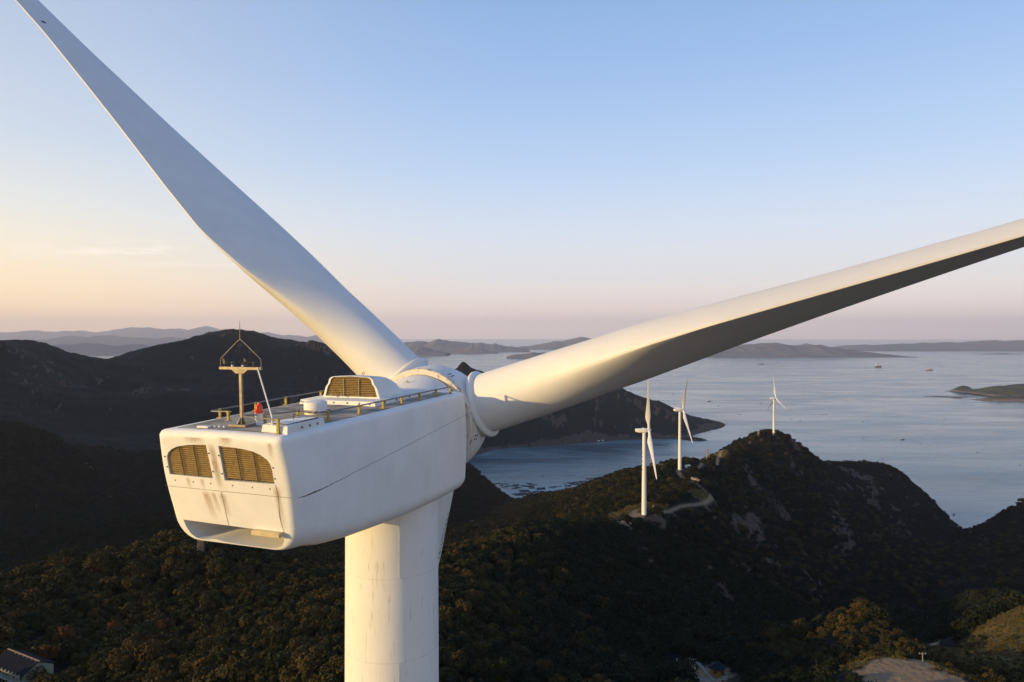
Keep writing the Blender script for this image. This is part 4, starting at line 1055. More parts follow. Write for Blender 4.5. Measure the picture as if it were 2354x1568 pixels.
NEAR = [crown_mesh('crown', 100 + i, 950, .080, M['leaf'], .7 + .13 * (i % 4), .52 + .06 * (i % 4)) for i in range(10)]
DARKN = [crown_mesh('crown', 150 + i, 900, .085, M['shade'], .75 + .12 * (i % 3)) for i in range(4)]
RUST = [crown_mesh('crown', 200 + i, 900, .075, M['rust'], .9) for i in range(3)]
GOLD = [crown_mesh('crown', 230 + i, 700, .08, M['gold'], .9) for i in range(2)]
TRK = [trunk_mesh(i) for i in range(3)]
FARC = bpy.data.collections.new('scrub_kinds')
for i in range(6):
    o = bpy.data.objects.new('scrub_kind', crown_mesh('scrub', 300 + i, 230, .17, M['scrub'], .7 + .15 * (i % 3))); FARC.objects.link(o)
for i in range(4):
    o = bpy.data.objects.new('scrub_kind', crown_mesh('scrub', 340 + i, 420, .125, M['leaf'], .75 + .1 * i)); FARC.objects.link(o)

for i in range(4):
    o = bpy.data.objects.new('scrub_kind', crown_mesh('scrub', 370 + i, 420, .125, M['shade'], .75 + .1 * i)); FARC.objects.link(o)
# scatter positions over everything near enough to show single crowns
pts = []
for d0, d1, sp in ((90, 300, 4.1), (300, 620, 5.0), (620, 1050, 5.6), (1050, 1700, 7.4)):
    xs = np.arange(-d1 * .85, d1 * .85, sp); ys = np.arange(d0 * .70, d1, sp)
    X, Y = np.meshgrid(xs, ys); X = X + RNG.uniform(-.48, .48, X.shape) * sp; Y = Y + RNG.uniform(-.48, .48, Y.shape) * sp
    D = np.hypot(X, Y); k = (D >= d0) & (D < d1) & (np.abs(np.arctan2(X, Y)) < R(39.5))
    pts.append(np.stack([X[k], Y[k], np.full(k.sum(), sp)], 1))
pts = np.concatenate(pts); px_, py_, sp_ = pts.T
pz_ = height(px_, py_)
e = 2.0; sl_ = np.hypot(height(px_ + e, py_) - pz_, height(px_, py_ + e) - pz_) / e
ro, gr, rd = masks(px_, py_, pz_, sl_); u_ = RNG.random(len(px_))
def road_d(x, y):
    m_ = np.max([poly_mask(x, y, p, 6.0) for p, w_ in ROADS.values()], axis=0)
    return np.maximum(m_, np.where(np.hypot(x, y) < 330, np.max([poly_mask(x * (1 + s_ / 230), y + s_, ROADS[k][0], 6.5) for k in ('lane', 'valley') for s_ in (5, 13, 22)], axis=0), 0))
rdd = road_d(px_, py_)
ok = (pz_ > 7) & (rd < .05) & (rdd < .62) & ~((np.abs(px_ - PAV.x * py_ / PAV.y) < 7.5) & (py_ > PAV.y - 80) & (py_ < PAV.y + 3)) & ~((fbm(px_ / 9, py_ / 9, 2, 123) < .24) & (np.hypot(px_, py_) < 420)) & (ro < .45 + .3 * u_) & ((gr < .45) | (u_ > np.where(np.hypot(px_, py_) < 300, .35, .80)))
for c0, r_ in ((T1, 9), (T1 + Vector((-8, -6, 0)), 7), (T2, 8), (T3, 5), (at(1410, 1201, 478), 9), (at(1440, 1204, 477), 8), (at(1385, 1203, 478), 6), (PADK, 14), (PADK + Vector((-3, -9, 0)), 10), (PAV + Vector((-3, -8, 0)), 7), (PAV + Vector((-6, -14, 0)), 5), (PAV, 7), (HSE, 8)): ok &= np.hypot(px_ - c0.x, py_ - c0.y) > r_
ok &= ~((np.abs(px_ + 148 * py_ / 198) < 8) & (py_ > 168) & (py_ < 200))
ok &= ~((np.abs(px_ - (-136)) < 12) & (np.abs(py_ - 194) < 9))
px_, py_, pz_, sp_, gr, rdd = px_[ok], py_[ok], pz_[ok], sp_[ok], gr[ok], rdd[ok]
dd = np.hypot(px_, py_)
rad_ = sp_ * RNG.uniform(.50, .82, len(px_)) * np.where(dd < 620, 1.02, .86)
rad_ = np.where(gr > .3, rad_ * RNG.uniform(.3, .6, len(px_)), rad_); rad_ = np.where(rdd > .01, rad_ * .6, rad_)
rad_ *= (.72 + .6 * fbm(px_ / 40, py_ / 40, 3, 99)) * np.where((dd < 420) & (RNG.random(len(px_)) < .12), 1.25, 1)
sxx = CX + F * px_ / py_; spur_ = (sxx > 1690) & (dd < 300); rad_ = np.where(spur_, rad_ * np.where(sxx > 2130, RNG.uniform(.35, .68, len(px_)), RNG.uniform(.45, .75, len(px_))), rad_)
# which of them show largest: inside the frame, not hidden by land, tower or nacelle
sx_ = CX + F * px_ / py_; sy_ = YH + F * (ZC - pz_ - 3) / py_
vis = (sx_ > 0) & (sx_ < 2353) & (sy_ < 1580) & ~((sx_ > 785) & (sx_ < 1014)) & ~((sx_ > 360) & (sx_ < 1075) & (sy_ < 1240))
for q in np.linspace(.15, .97, 30):
    vis &= (ZC + (pz_ + 4 - ZC) * q) > height(px_ * q, py_ * q) - .5
size = np.where(vis, rad_ / dd, 0); near_i = np.argsort(-size)[:288]
isn = np.zeros(len(px_), bool); isn[near_i] = True
def tree(name, x, y, z, r_, rz, crown, trunk, label, group=None):
    o = empty(name, (x, y, z), label, 'tree', group); o.rotation_euler = (0, 0, rz); o.scale = (r_ * RNG.uniform(.85, 1.15), r_ * RNG.uniform(.85, 1.15), r_ * RNG.uniform(.85, 1.2))
    for nm, me_ in (('trunk', trunk), ('crown', crown)):
        c0 = bpy.data.objects.new(nm, me_); COL.objects.link(c0); c0.parent = o; c0.location = (0, 0, 1.0)
    return o
def hit(x, y, up_=0, lo=60, hi=4000):
    """where the line of sight through x, y meets the land (or up_ metres above it)"""
    ds = np.geomspace(lo, hi, 1500); p1 = at(x, y, 1000.0); kx, kz = p1.x / 1000, (p1.z - ZC) / 1000
    g = height(kx * ds, ds) + up_ - (ZC + kz * ds); i = np.argmax(g > 0)
    if not (g > 0).any(): return None
    d = np.interp(0, [g[i - 1], g[i]], [ds[i - 1], ds[i]]) if i > 0 else ds[0]
    return Vector((kx * d, d, ZC + kz * d - up_))
for i in near_i:
    X_, Y_ = sx_[i], sy_[i]
    if X_ < 340 and Y_ > 1440: lb, g = 'dark green rounded tree in the wood around the slate roofed house at lower left', 'trees around the house'
    elif X_ < 800: lb, g = 'dark green rounded tree on the forested hill below the nacelle', 'trees on the hill below the nacelle'
    elif X_ < 1640: lb, g = 'almost black green tree on the shaded slope right of the tower', 'trees on the shaded slope'
    elif X_ < 2000: lb, g = 'olive tree beside the small pavilion and lane at the bottom', 'trees beside the pavilion'
    else: lb, g = 'olive green bush on the grassy spur around the gravel clearing', 'bushes around the gravel clearing'
    tree('tree', px_[i], py_[i], pz_[i] - .3, rad_[i], RNG.uniform(0, 6.28), DARKN[RNG.integers(4)] if (800 < X_ < 1640 and RNG.random() < np.clip((px_[i] + 35) / 80, 0, 1)) else NEAR[RNG.integers(10)], TRK[RNG.integers(3)], lb, g)  # crowns change to the shade-coloured copy across the dark slope
for k, (x, y, r_, ms_, lb) in enumerate(((219, 1412, 2.6, RUST, 'small reddish brown tree highest up among the autumn trees'), (263, 1450, 3.6, RUST, 'rust brown autumn tree with a ragged crown between two bare gaps'), (147, 1462, 4.0, RUST, 'large rust brown tree standing above the slate roofed house'), (113, 1500, 3.2, RUST, 'brown tree touching the gable of the slate roofed house'), (378, 1442, 3.4, RUST, 'orange brown tree in the middle of the lower left wood'), (347, 1478, 3.2, RUST, 'tawny tree directly below the orange brown tree'), (444, 1434, 2.7, RUST, 'isolated rust brown tree furthest right among the autumn trees'), (212, 1502, 1.9, GOLD, 'bright yellow green tree in the dark gap of the wood'), (181, 1514, 1.6, GOLD, 'smaller yellow green tree left of the bright one'), (84, 1549, 2.7, NEAR, 'green tree covering the gable wall of the slate roofed house'), (100, 1562, 2.4, NEAR, 'green tree at the bottom edge right of the slate roofed house'))):
    p = hit(x, y, 1.1 * r_)
    tree('tree' if ms_ is NEAR else 'autumn_tree', p.x, p.y, p.z - .2, r_, k * 1.7, ms_[k % len(ms_)], TRK[k % 3], lb)
# low tufts of dry grass on the open ground: more than anyone could count
M['straw'] = leaf_mat('dry_grass', [(0, (.10, .070, .022)), (.4, (.14, .095, .032)), (.75, (.075, .065, .020)), (1, (.045, .048, .016))])
TUF = bpy.data.collections.new('tuft_kinds')
for i in range(4):
    o = bpy.data.objects.new('tuft_kind', crown_mesh('tuft', 500 + i, 110, .2, M['straw'], .45, .6)); TUF.objects.link(o)
tx_, ty_ = [], []
for x0, x1, y0, y1, n_ in ((45, 235, 150, 300, 16000), (60, 180, 440, 640, 5000)):
    tx_.append(RNG.uniform(x0, x1, n_)); ty_.append(RNG.uniform(y0, y1, n_))
tx_, ty_ = np.concatenate(tx_), np.concatenate(ty_); tz_ = height(tx_, ty_)
e = 2.0; ts_ = np.hypot(height(tx_ + e, ty_) - tz_, height(tx_, ty_ + e) - tz_) / e
r3, g3, d3 = masks(tx_, ty_, tz_, ts_); k = (g3 > .18) & (d3 < .25) & (r3 < .6); tx_, ty_, tz_ = tx_[k], ty_[k], tz_[k]
# the rest of the wood and scrub: one object
keep_ = ~isn
def scatter(name, P_, kd, sc, kinds):
    vme = bpy.data.meshes.new(name)
    vme.vertices.add(len(P_)); vme.vertices.foreach_set('co', P_.astype(np.float32).ravel())
    for nm, ty, val in (('sc', 'FLOAT', sc.astype(np.float32)), ('rz', 'FLOAT', RNG.uniform(0, 6.28, len(P_)).astype(np.float32)), ('kd', 'INT', kd.astype(np.int32))):
        at_ = vme.attributes.new(nm, ty, 'POINT'); at_.data.foreach_set('value', val)
    wood = bpy.data.objects.new(name, vme); COL.objects.link(wood); tag(wood, kind='stuff')
    ng = bpy.data.node_groups.new(name + '_scatter', 'GeometryNodeTree')
    ng.interface.new_socket('Geometry', in_out='INPUT', socket_type='NodeSocketGeometry'); ng.interface.new_socket('Geometry', in_out='OUTPUT', socket_type='NodeSocketGeometry')
    gi, go = ng.nodes.new('NodeGroupInput'), ng.nodes.new('NodeGroupOutput')
    iop = ng.nodes.new('GeometryNodeInstanceOnPoints'); ci = ng.nodes.new('GeometryNodeCollectionInfo')
    ci.inputs['Collection'].default_value = kinds; ci.inputs['Separate Children'].default_value = True; ci.inputs['Reset Children'].default_value = True
    def named(nm, ty):
        q = ng.nodes.new('GeometryNodeInputNamedAttribute'); q.data_type = ty; q.inputs['Name'].default_value = nm; return q.outputs['Attribute']
    cx3 = ng.nodes.new('ShaderNodeCombineXYZ'); ng.links.new(named('rz', 'FLOAT'), cx3.inputs[2])
    ng.links.new(gi.outputs[0], iop.inputs['Points']); ng.links.new(ci.outputs[0], iop.inputs['Instance']); iop.inputs['Pick Instance'].default_value = True
    ng.links.new(named('kd', 'INT'), iop.inputs['Instance Index']); ng.links.new(cx3.outputs[0], iop.inputs['Rotation']); ng.links.new(named('sc', 'FLOAT'), iop.inputs['Scale'])
    ng.links.new(iop.outputs[0], go.inputs[0])
    wood.modifiers.new('scatter', 'NODES').node_group = ng
lit_ = (dd < 520) & ((RNG.random(len(px_)) < np.clip((45 - px_) / 80, 0, 1)) | ((px_ > 95) & (dd < 300)))  # where crowns take the sunlit-coloured copy
kd = np.where(lit_[keep_], RNG.integers(6, 10, keep_.sum()), np.where(dd[keep_] < 520, RNG.integers(10, 14, keep_.sum()), np.where((dd[keep_] < 1300) & (px_[keep_] > 40) & (RNG.random(keep_.sum()) < .27), RNG.integers(6, 10, keep_.sum()), RNG.integers(0, 6, keep_.sum()))))  # some sunlit-coloured crowns paint warm light onto the right hill
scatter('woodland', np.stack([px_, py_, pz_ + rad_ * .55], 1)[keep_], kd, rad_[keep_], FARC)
scatter('dry_grass', np.stack([tx_, ty_, tz_ + .05], 1), RNG.integers(0, 4, len(tx_)), RNG.uniform(.25, .8, len(tx_)) * np.where(np.hypot(tx_, ty_) > 400, 1.6, 1), TUF)

# ================================================================== far wind turbines
def far_turbine(base, az, alpha, mark_dir, tilt, label, L=1.0):
    root = empty('wind_turbine', (0, 0, 0), label, 'wind turbine', 'wind turbines on the ridge')
    HH = 61.5; t_ = R(tilt); a_ = Vector((0, math.cos(t_), math.sin(t_))); s_ = Vector((1, 0, 0)); u_ = Vector((0, -math.sin(t_), math.cos(t_)))
    mb = MB(); mb.lathe((0, 0, -1.5), (0, 0, 1), [(0, 1.85), (1.5, 1.83), (HH - 1.0 + 1.5, 1.22)], 28); tow = mb.build('tower', M['far_white'], root, 40)
    mb = MB(); rg_ = []
    for y, w_, zb, zt_ in ((-6.4, 1.15, -.3, 1.25), (-6.2, 1.4, -.7, 1.45), (-4, 1.6, -1.3, 1.5), (0, 1.65, -1.45, 1.5), (1.7, 1.65, -1.4, 1.5), (2.1, 1.4, -1.1, 1.3)):
        c0 = Vector((0, 0, HH)) + a_ * y; rr_ = .4; q = []
        for sx2, sz2 in ((1, 1), (-1, 1), (-1, -1), (1, -1)):
            for k in range(4):
                an_ = {(1, 1): 0, (-1, 1): 90, (-1, -1): 180, (1, -1): 270}[(sx2, sz2)] + 30 * k
                q.append(c0 + s_ * (sx2 * (w_ - rr_) + rr_ * math.cos(R(an_))) + u_ * ((zt_ if sz2 > 0 else zb) - sz2 * rr_ + rr_ * math.sin(R(an_))))
        rg_.append(q)
    mb.loft(rg_); na_ = mb.build('nacelle', M['far_white'], root, 50)
    mb = MB(); c0 = Vector((0, 0, HH + 1.5)); mb.loft([[c0 + a_ * y + s_ * x * w2 + u_ * z for x, z in ((-1, -.05), (-.8, h2), (.8, h2), (1, -.05))] for y, w2, h2 in ((-1.4, .7, .55), (-.6, .7, .5), (0, .6, .15))]); mb.build('cooling_hood', M['far_white'], na_, 40)
    mb = MB(); mb.tube([c0 - a_ * 5.4, c0 - a_ * 5.4 + u_ * 1.3], .06, 6); mb.tube([c0 - a_ * 5.4 + u_ * 1.2 - s_ * .5, c0 - a_ * 5.4 + u_ * 1.2 + s_ * .5], .05, 6); mb.build('weather_mast', M['steel'], na_, 0)
    hub = Vector((0, 0, HH + .1)) + a_ * 3.5
    mb = MB(); mb.lathe(hub, a_, [(-1.3, 1.5), (-.9, 1.65), (0, 1.55), (.8, 1.2), (1.5, .7), (1.85, 0)], 28); mb.build('spinner', M['far_white'], root, 40)
    for k in range(3):
        fr = blade_frame(R(alpha + 120 * k), BETA, a_, s_, u_); mb = MB()
        mb.loft([[blade_pt(fr, float(r) * L, float(x), float(y), hub, a_) for x, y in list(zip(*blade_sec(float(r))))[::4]] for r in list(RAD[::3]) + [37.4]])
        mb.build('blade', M['far_white'], root, 32)
    # upright painted marks, wrapped round the tower
    def mark(z, bars):
        q = MB()
        for x0, x1, z0, z1, sl2 in bars:
            g = []
            for i in range(4):
                x = x0 + (x1 - x0) * i / 3; r_ = 1.83 - (z / HH) * .61 + .015
                for zz in (z0 + sl2 * i / 3, z1 + sl2 * i / 3):
                    an_ = mark_dir + x / r_; g.append(Vector((r_ * math.sin(an_), -r_ * math.cos(an_), z + zz)))
            q.add(g, [(2 * i, 2 * i + 2, 2 * i + 3, 2 * i + 1) for i in range(3)])
        q.build('painted_mark', M['mark'], tow, 0)
    mark(45.4, [(-.55, .2, -1.0, -.45, 1.0), (-.1, .6, -.6, -.1, .9)])
    mark(42.0, [(-.7, .7, .35, .6, 0), (-.15, .15, -.7, .35, 0)])
    mark(38.8, [(-.7, .7, .55, .8, 0), (-.7, .7, -.8, -.55, 0), (-.7, -.5, -.55, .55, 0), (.5, .7, -.55, .55, 0), (-.4, .4, -.12, .12, 0)])
    mark(35.8, [(-.7, .7, .2, .45, 0), (-.5, .5, -.45, -.2, 0)])
    mark(32.6, [(-.7, .7, .4, .7, 0), (-.6, .6, -.2, .05, 0), (-.15, .15, -.8, .4, 0)])
    root.rotation_euler = (0, 0, -R(az)); root.location = base
    return root
def marks_for(p, az, off): return math.atan2(p.x, p.y) * -1 + R(off) + R(az)
far_turbine(Vector((T1.x, T1.y, ground(T1.x, T1.y))), 93, 72, marks_for(T1, 93, -62), 3, 'nearest white wind turbine on the ridge, its upper blade crossing the big blade', 1.1)
far_turbine(Vector((T2.x, T2.y, ground(T2.x, T2.y))), 82, 60, marks_for(T2, 82, 50), 5, 'middle white wind turbine on the ridge where the dirt track ends')
far_turbine(Vector((T3.x, T3.y, ground(T3.x, T3.y))), 83.6, 95, marks_for(T3, 83.6, -8), 4, 'farthest white wind turbine standing on the dark hilltop')

# ================================================================== masts, poles, houses
M['lattice'] = plain('lattice_steel', (.30, .25, .21), .5, .4, .3, 3)
M['pole'] = plain('pole_concrete', (.20, .20, .20), .8, 0, .2, 4)
def pylon(p, h, wd, arms, label, wt=.12, nseg=9):
    mb = MB(); ft = .18
    def corner(k, q): w_ = wd / 2 * (1 - q * (1 - ft)); return p + Vector(((-1, 1, 1, -1)[k] * w_, (-1, -1, 1, 1)[k] * w_, h * q))
    for k in range(4): mb.prism(corner(k, -.02), corner(k, 1), wt * 1.5, wt * 1.5)
    for i in range(nseg):
        q0, q1 = (i / nseg) ** .85, ((i + 1) / nseg) ** .85
        for k in range(4):
            mb.prism(corner(k, q0), corner((k + 1) % 4, q1), wt, wt); mb.prism(corner((k + 1) % 4, q0), corner(k, q1), wt, wt); mb.prism(corner(k, q1), corner((k + 1) % 4, q1), wt, wt)
    o = mb.build('lattice_tower', M['lattice'], None, 0); tag(o, label, 'lattice tower')
    for z, w_ in arms:
        am = MB()
        for sgn in (-1, 1):
            am.prism(p + Vector((0, 0, h * z)), p + Vector((sgn * w_, 0, h * z)), wt, wt); am.prism(p + Vector((0, 0, h * (z + .06))), p + Vector((sgn * w_, 0, h * z)), wt, wt)
        am.build('cross_arm', M['lattice'], o, 0)
    return o
q = hit(461, 1288); pylon(q, 26, 2.6, (), 'dark lattice mast among the trees just under the nacelle', .07, 22)
def gp(x, y, d): p = at(x, y, d); p.z = ground(p.x, p.y); return p
q = gp(1499, 1086, 770); pylon(q, 15.5, 5.0, ((.75, 2.8), (.9, 2.2)), 'brown lattice pylon behind the lower blade of the nearest ridge turbine')
q = gp(1626, 1041, 850); pylon(q, 16.5, 4.4, ((.75, 2.6), (.92, 2.0)), 'pale lattice pylon on the grassy ridge in front of the islet')
q = gp(1743, 999, 1130); pylon(q, 11, 4.0, ((.8, 2.2),), 'tiny lattice pylon left of the hilltop turbine', .14)
def pole(x, y, top, label, arm=True):
    p = hit(x, y); d = p.y; h = (y - top) / F * d
    mb = MB(); mb.tube([p - Vector((0, 0, 1.5)), p + Vector((0, 0, h))], [.17, .12], 8)
    o = mb.build('utility_pole', M['pole'], None, 50); tag(o, label, 'utility pole')
    if arm:
        am = MB(); am.box(p + Vector((0, 0, h - .35)), (1, 0, 0), (0, 1, 0), (0, 0, 1), .95, .07, .07); am.build('cross_arm', M['pole'], o, 0)
        for x2 in (-.85, 0, .85):
            iz = MB(); iz.lathe(p + Vector((x2, 0, h - .28)), (0, 0, 1), [(0, .06), (.1, .10), (.2, .10), (.28, .05)], 8); iz.build('insulator', M['pole'], o, 0)
pole(1594, 1541, 1513, 'pale pole with crossarm beside the balustraded lane')
pole(1488, 1575, 1536, 'plain grey pole at the foot of the shaded slope', False)
pole(1875, 1534, 1515, 'thin pole behind the sunlit bushes', False)
pole(2120, 1519, 1499.5, 'crossarm pole beside the gravel clearing')
pole(2202, 1442, 1424, 'small crossarm pole where the valley road disappears')
pole(84, 1172, 1157, 'solitary pole in the dark left valley', False)

M['cream'] = plain('cream_wall', (.42, .40, .26), .85, 0, .3, .8)
M['slate'] = plain('slate_roof', (.008, .012, .022), .95, 0, .3, 2.5, .3)
M['ochre'] = plain('ochre_wall', (.45, .22, .045), .85, 0, .25, 1.2)
M['tileblue'] = plain('blue_grey_tiles', (.018, .026, .038), .9, 0, .35, 3, .4)
M['window'] = plain('window_dark', (.03, .032, .03), .3)
M['stonewhite'] = plain('white_stone', (.45, .44, .42), .85, 0, .3, 2)
M['ridgecap'] = plain('ridge_cap', (.30, .19, .13), .8, 0, .3, 3)
# lower left house
E1 = at(91, 1520, 192); ra = Vector((-11.4, 6.0, 0)).normalized(); pa = Vector((-ra.y, ra.x, 0)); 
if pa.y > 0: pa = -pa
UP = Vector((0, 0, 1)); LH, WH, RISE, WALL = 16.0, 4.6, 2.3, 5.0
def hp(l, w_, z): return E1 + ra * l + pa * w_ + UP * z
mb = MB(); z0, z1 = -RISE - WALL, -RISE - .12
for w_ in (-1, 1): pass
mb.add([hp(.35, -WH + .7, z0), hp(LH, -WH + .7, z0), hp(LH, WH - .7, z0), hp(.35, WH - .7, z0), hp(.35, -WH + .7, z1), hp(LH, -WH + .7, z1), hp(LH, WH - .7, z1), hp(.35, WH - .7, z1), hp(.35, 0, -.22), hp(LH, 0, -.22)],
       [(0, 1, 5, 4), (2, 3, 7, 6), (3, 0, 4, 8, 7), (1, 2, 6, 9, 5), (4, 5, 9, 8), (6, 7, 8, 9), (0, 3, 2, 1)])
house = mb.build('wall', M['cream'], None, 0); house.name = 'house'; tag(house, 'slate roofed cream house with a colonnaded terrace at the lower left corner', 'house')
mb = MB()
for sgn in (-1, 1):
    mb.add([hp(0, 0, 0), hp(LH + .4, 0, 0), hp(LH + .4, sgn * WH, -RISE), hp(0, sgn * WH, -RISE), hp(0, 0, -.16), hp(LH + .4, 0, -.16), hp(LH + .4, sgn * WH, -RISE - .16), hp(0, sgn * WH, -RISE - .16)], [(0, 1, 2, 3), (7, 6, 5, 4), (0, 3, 7, 4), (1, 5, 6, 2), (2, 6, 7, 3)])
rfo = mb.build('roof', M['slate'], house, 0)
mb = MB(); mb.prism(hp(-.05, 0, .06), hp(LH + .4, 0, .06), .34, .2); mb.build('ridge_cap', M['ridgecap'], rfo, 0)
for i in range(6):
    mb = MB(); mb.box(hp(1 + i * 2.1, .42, .05), ra, pa, UP, .05, .28, .05); mb.build('roof_hook', M['stonewhite'], rfo, 0)
for zz in (-RISE - .2, -RISE - 1.5):
    mb = MB(); mb.prism(hp(.3, WH + .5, zz), hp(LH, WH + .5, zz), .22, .22); mb.build('terrace_rail', M['cream'], house, 0)
for i in range(9):
    mb = MB(); mb.prism(hp(.4 + i * 1.75, WH + .5, -RISE - WALL), hp(.4 + i * 1.75, WH + .5, -RISE + .55), .26, .26); mb.build('terrace_column', M['cream'], house, 0)
mb = MB(); mb.box(hp(LH / 2, WH + .1, -RISE - 1.95), ra, pa, UP, LH / 2, .85, .1); mb.build('terrace_floor', M['stonewhite'], house, 0)
for i in range(4):
    mb = MB(); mb.box(hp(2 + i * 3.4, WH - .69, -RISE - 1.3), ra, pa, UP, .6, .04, .55); mb.build('window', M['window'], house, 0)
# hut half hidden in trees
q = hit(240, 1550, 2.2) - Vector((0, 0, .9)); ax1 = Vector((.83, .55, 0)).normalized(); ay1 = Vector((-ax1.y, ax1.x, 0))
mb = MB(); mb.box(q + UP * 1.4, ax1, ay1, UP, 3.6, 2.4, 1.8); hut = mb.build('hut', M['cream'], None, 0); tag(hut, 'small cream hut with dark roof half hidden by trees', 'hut')
mb = MB(); mb.box(q + UP * 3.27, ax1, ay1, UP, 3.5, 2.3, .06); mb.build('roof', M['slate'], hut, 0)
mb = MB()
for w_ in (-2.45, 2.45): mb.box(q + UP * 3.3 + ay1 * w_, ax1, ay1, UP, 3.75, .12, .22)
for w_ in (-3.65, 3.65): mb.box(q + UP * 3.31 + ax1 * w_, ax1, ay1, UP, .12, 2.3, .22)
mb.build('parapet', M['cream'], hut, 0)
mb = MB(); mb.box(q + UP * 1.2 - ay1 * 2.41, ax1, ay1, UP, .45, .03, .9); mb.build('door', M['window'], hut, 0)
# pavilion
PV = Vector((PAV.x, PAV.y, ground(PAV.x, PAV.y))); c45 = Vector((.62, .78, 0)).normalized(); d45 = Vector((c45.y, -c45.x, 0)); hs = 1.95
mb = MB(); mb.box(PV + UP * 1.1, c45, d45, UP, hs, hs, 1.35); pav = mb.build('pavilion', M['ochre'], None, 0); tag(pav, 'tiny ochre pavilion with upturned blue grey tiled roof', 'pavilion')
mb = MB(); G = 12; vs, fs = [], []
for i in range(G + 1):
    for j in range(G + 1):
        x, y = -1 + 2 * i / G, -1 + 2 * j / G; m_ = max(abs(x) * .999, abs(y)); q = 1 - m_
        rz_ = 2.0 * (q ** 1.35) + .55 * (abs(x) * abs(y)) ** 3
        ridge_x = max(abs(x) - .22, 0) / .78
        m2 = max(ridge_x, abs(y)); rz_ = 2.05 * ((1 - m2) ** 1.3) + .6 * (abs(x) * abs(y)) ** 4
        vs.append(PV + c45 * (x * 2.75) + d45 * (y * 2.75) + UP * (2.35 + rz_))
for i in range(G):
    for j in range(G): k = i * (G + 1) + j; fs.append((k, k + 1, k + G + 2, k + G + 1))
nv = len(vs); vs += [v - UP * .16 for v in vs]; fs += [tuple(nv + i for i in reversed(f)) for f in fs]
edge = [i * (G + 1) for i in range(G + 1)] + [G * (G + 1) + j for j in range(1, G + 1)] + [i * (G + 1) + G for i in range(G - 1, -1, -1)] + [j for j in range(G - 1, 0, -1)]
fs += [(edge[i], edge[(i + 1) % len(edge)], nv + edge[(i + 1) % len(edge)], nv + edge[i]) for i in range(len(edge))]
mb.add(vs, fs); prf = mb.build('roof', M['tileblue'], pav, 30)
for sgn in (-1, 1):
    mb = MB(); mb.prism(PV + c45 * (sgn * .15) + UP * 4.45, PV + c45 * (sgn * .72) + UP * 4.72, .16, .22); mb.build('ridge_horn', M['tileblue'], prf, 0)
mb = MB(); mb.box(PV - c45 * (hs + .02) + UP * 1.2, d45, c45, UP, .5, .03, .5); mb.build('window', M['window'], pav, 0)
mb = MB(); mb.box(PV + d45 * (hs + .02) + UP * .95, c45, d45, UP, .45, .03, .95); mb.build('door', M['window'], pav, 0)
# balustrades along the lane
lp = ROADS['lane'][0]
for sd_, lb in ((1, 'white post balustrade on the pavilion side of the lane'), (-1, 'white post balustrade on the slope side of the lane')):
    pts_ = []
    for (x0, y0), (x1, y1) in zip(lp[:-1], lp[1:]):
        t_ = Vector((x1 - x0, y1 - y0, 0)); n_ = int(t_.length / 1.9); nn = Vector((-t_.y, t_.x, 0)).normalized() * 2.5 * sd_
        for i in range(n_):
            x, y = x0 + (x1 - x0) * i / n_ + nn.x, y0 + (y1 - y0) * i / n_ + nn.y; pts_.append(Vector((x, y, ground(x, y))))
    root = empty('balustrade', pts_[0], lb, 'balustrade')
    mb = MB(); mb.tube([p + UP * .62 for p in pts_], .08, 6); mb.tube([p + UP * .1 for p in pts_], .13, 6); mb.build('rail', M['stonewhite'], root, 0)
    for p in pts_:
        mb = MB(); mb.box(p + UP * .45, (1, 0, 0), (0, 1, 0), UP, .14, .14, .6); mb.box(p + UP * 1.08, (1, 0, 0), (0, 1, 0), UP, .19, .19, .07); mb.build('post', M['stonewhite'], root, 0)
# white peaked tents and small sheds on the ridges
M['canvas'] = plain('canvas', (.78, .74, .70), .8, 0, .1, 1)
M['shed'] = plain('shed_white', (.65, .66, .68), .6, 0, .15, .5)
def tent(x, y, r_, h, label):
    p = hit(x, y, 1.0)
    p = p + UP * .6; prof = [(0, r_), (.25 * h, r_ * .98), (.38 * h, r_ * .62), (.55 * h, r_ * .36), (.8 * h, r_ * .12), (h, .04)]
    mb = MB(); mb.lathe(p + UP * .8, (0, 0, 1), prof, 8); o = mb.build('tent', M['canvas'], None, 20); tag(o, label, 'tent')
    for k in range(4):
        a_ = k * 1.5708 + .78; c0 = p + Vector((math.cos(a_), math.sin(a_), 0)) * r_ * .9; q = MB(); q.tube([c0 - UP * 1.6, c0 + UP * .9], .05, 6); q.build('pole', M['pole'], o, 0)
tent(1063, 1262, 2.1, 2.4, 'white peaked tent catching the sun on the wooded ridge')
tent(1017, 1279, 2.0, 1.6, 'pale tent in shade beside the lower blade tip')
def shed(p, lx, ly, h, yaw, label, mat, roofm, name='shed'):
    ca = Vector((math.cos(yaw), math.sin(yaw), 0)); cb_ = Vector((-ca.y, ca.x, 0))
    mb = MB(); mb.box(p + UP * (h / 2 - .5), ca, cb_, UP, lx / 2, ly / 2, h / 2 + .5); o = mb.build(name, mat, None, 0); tag(o, label, name)
    mb = MB(); v = [p + ca * (sx2 * (lx / 2 + .25)) + cb_ * (w_ * (ly / 2 + .25)) + UP * (h + z + .02) for sx2 in (-1, 1) for w_, z in ((-1, 0), (0, ly * .28), (1, 0))]
    mb.add(v, [(0, 1, 4, 3), (1, 2, 5, 4), (0, 2, 1), (3, 4, 5), (0, 3, 5, 2)]); mb.build('roof', roofm, o, 0)
    mb = MB(); mb.box(p - cb_ * (ly / 2 + .02) + UP * h * .42, ca, cb_, UP, .45, .03, h * .42); mb.build('door', M['window'], o, 0)
q = gp(1580, 1077, 715); shed(q, 5, 3, 2.6, .3, 'small white equipment shed beside the middle ridge turbine', M['shed'], M['shed'])
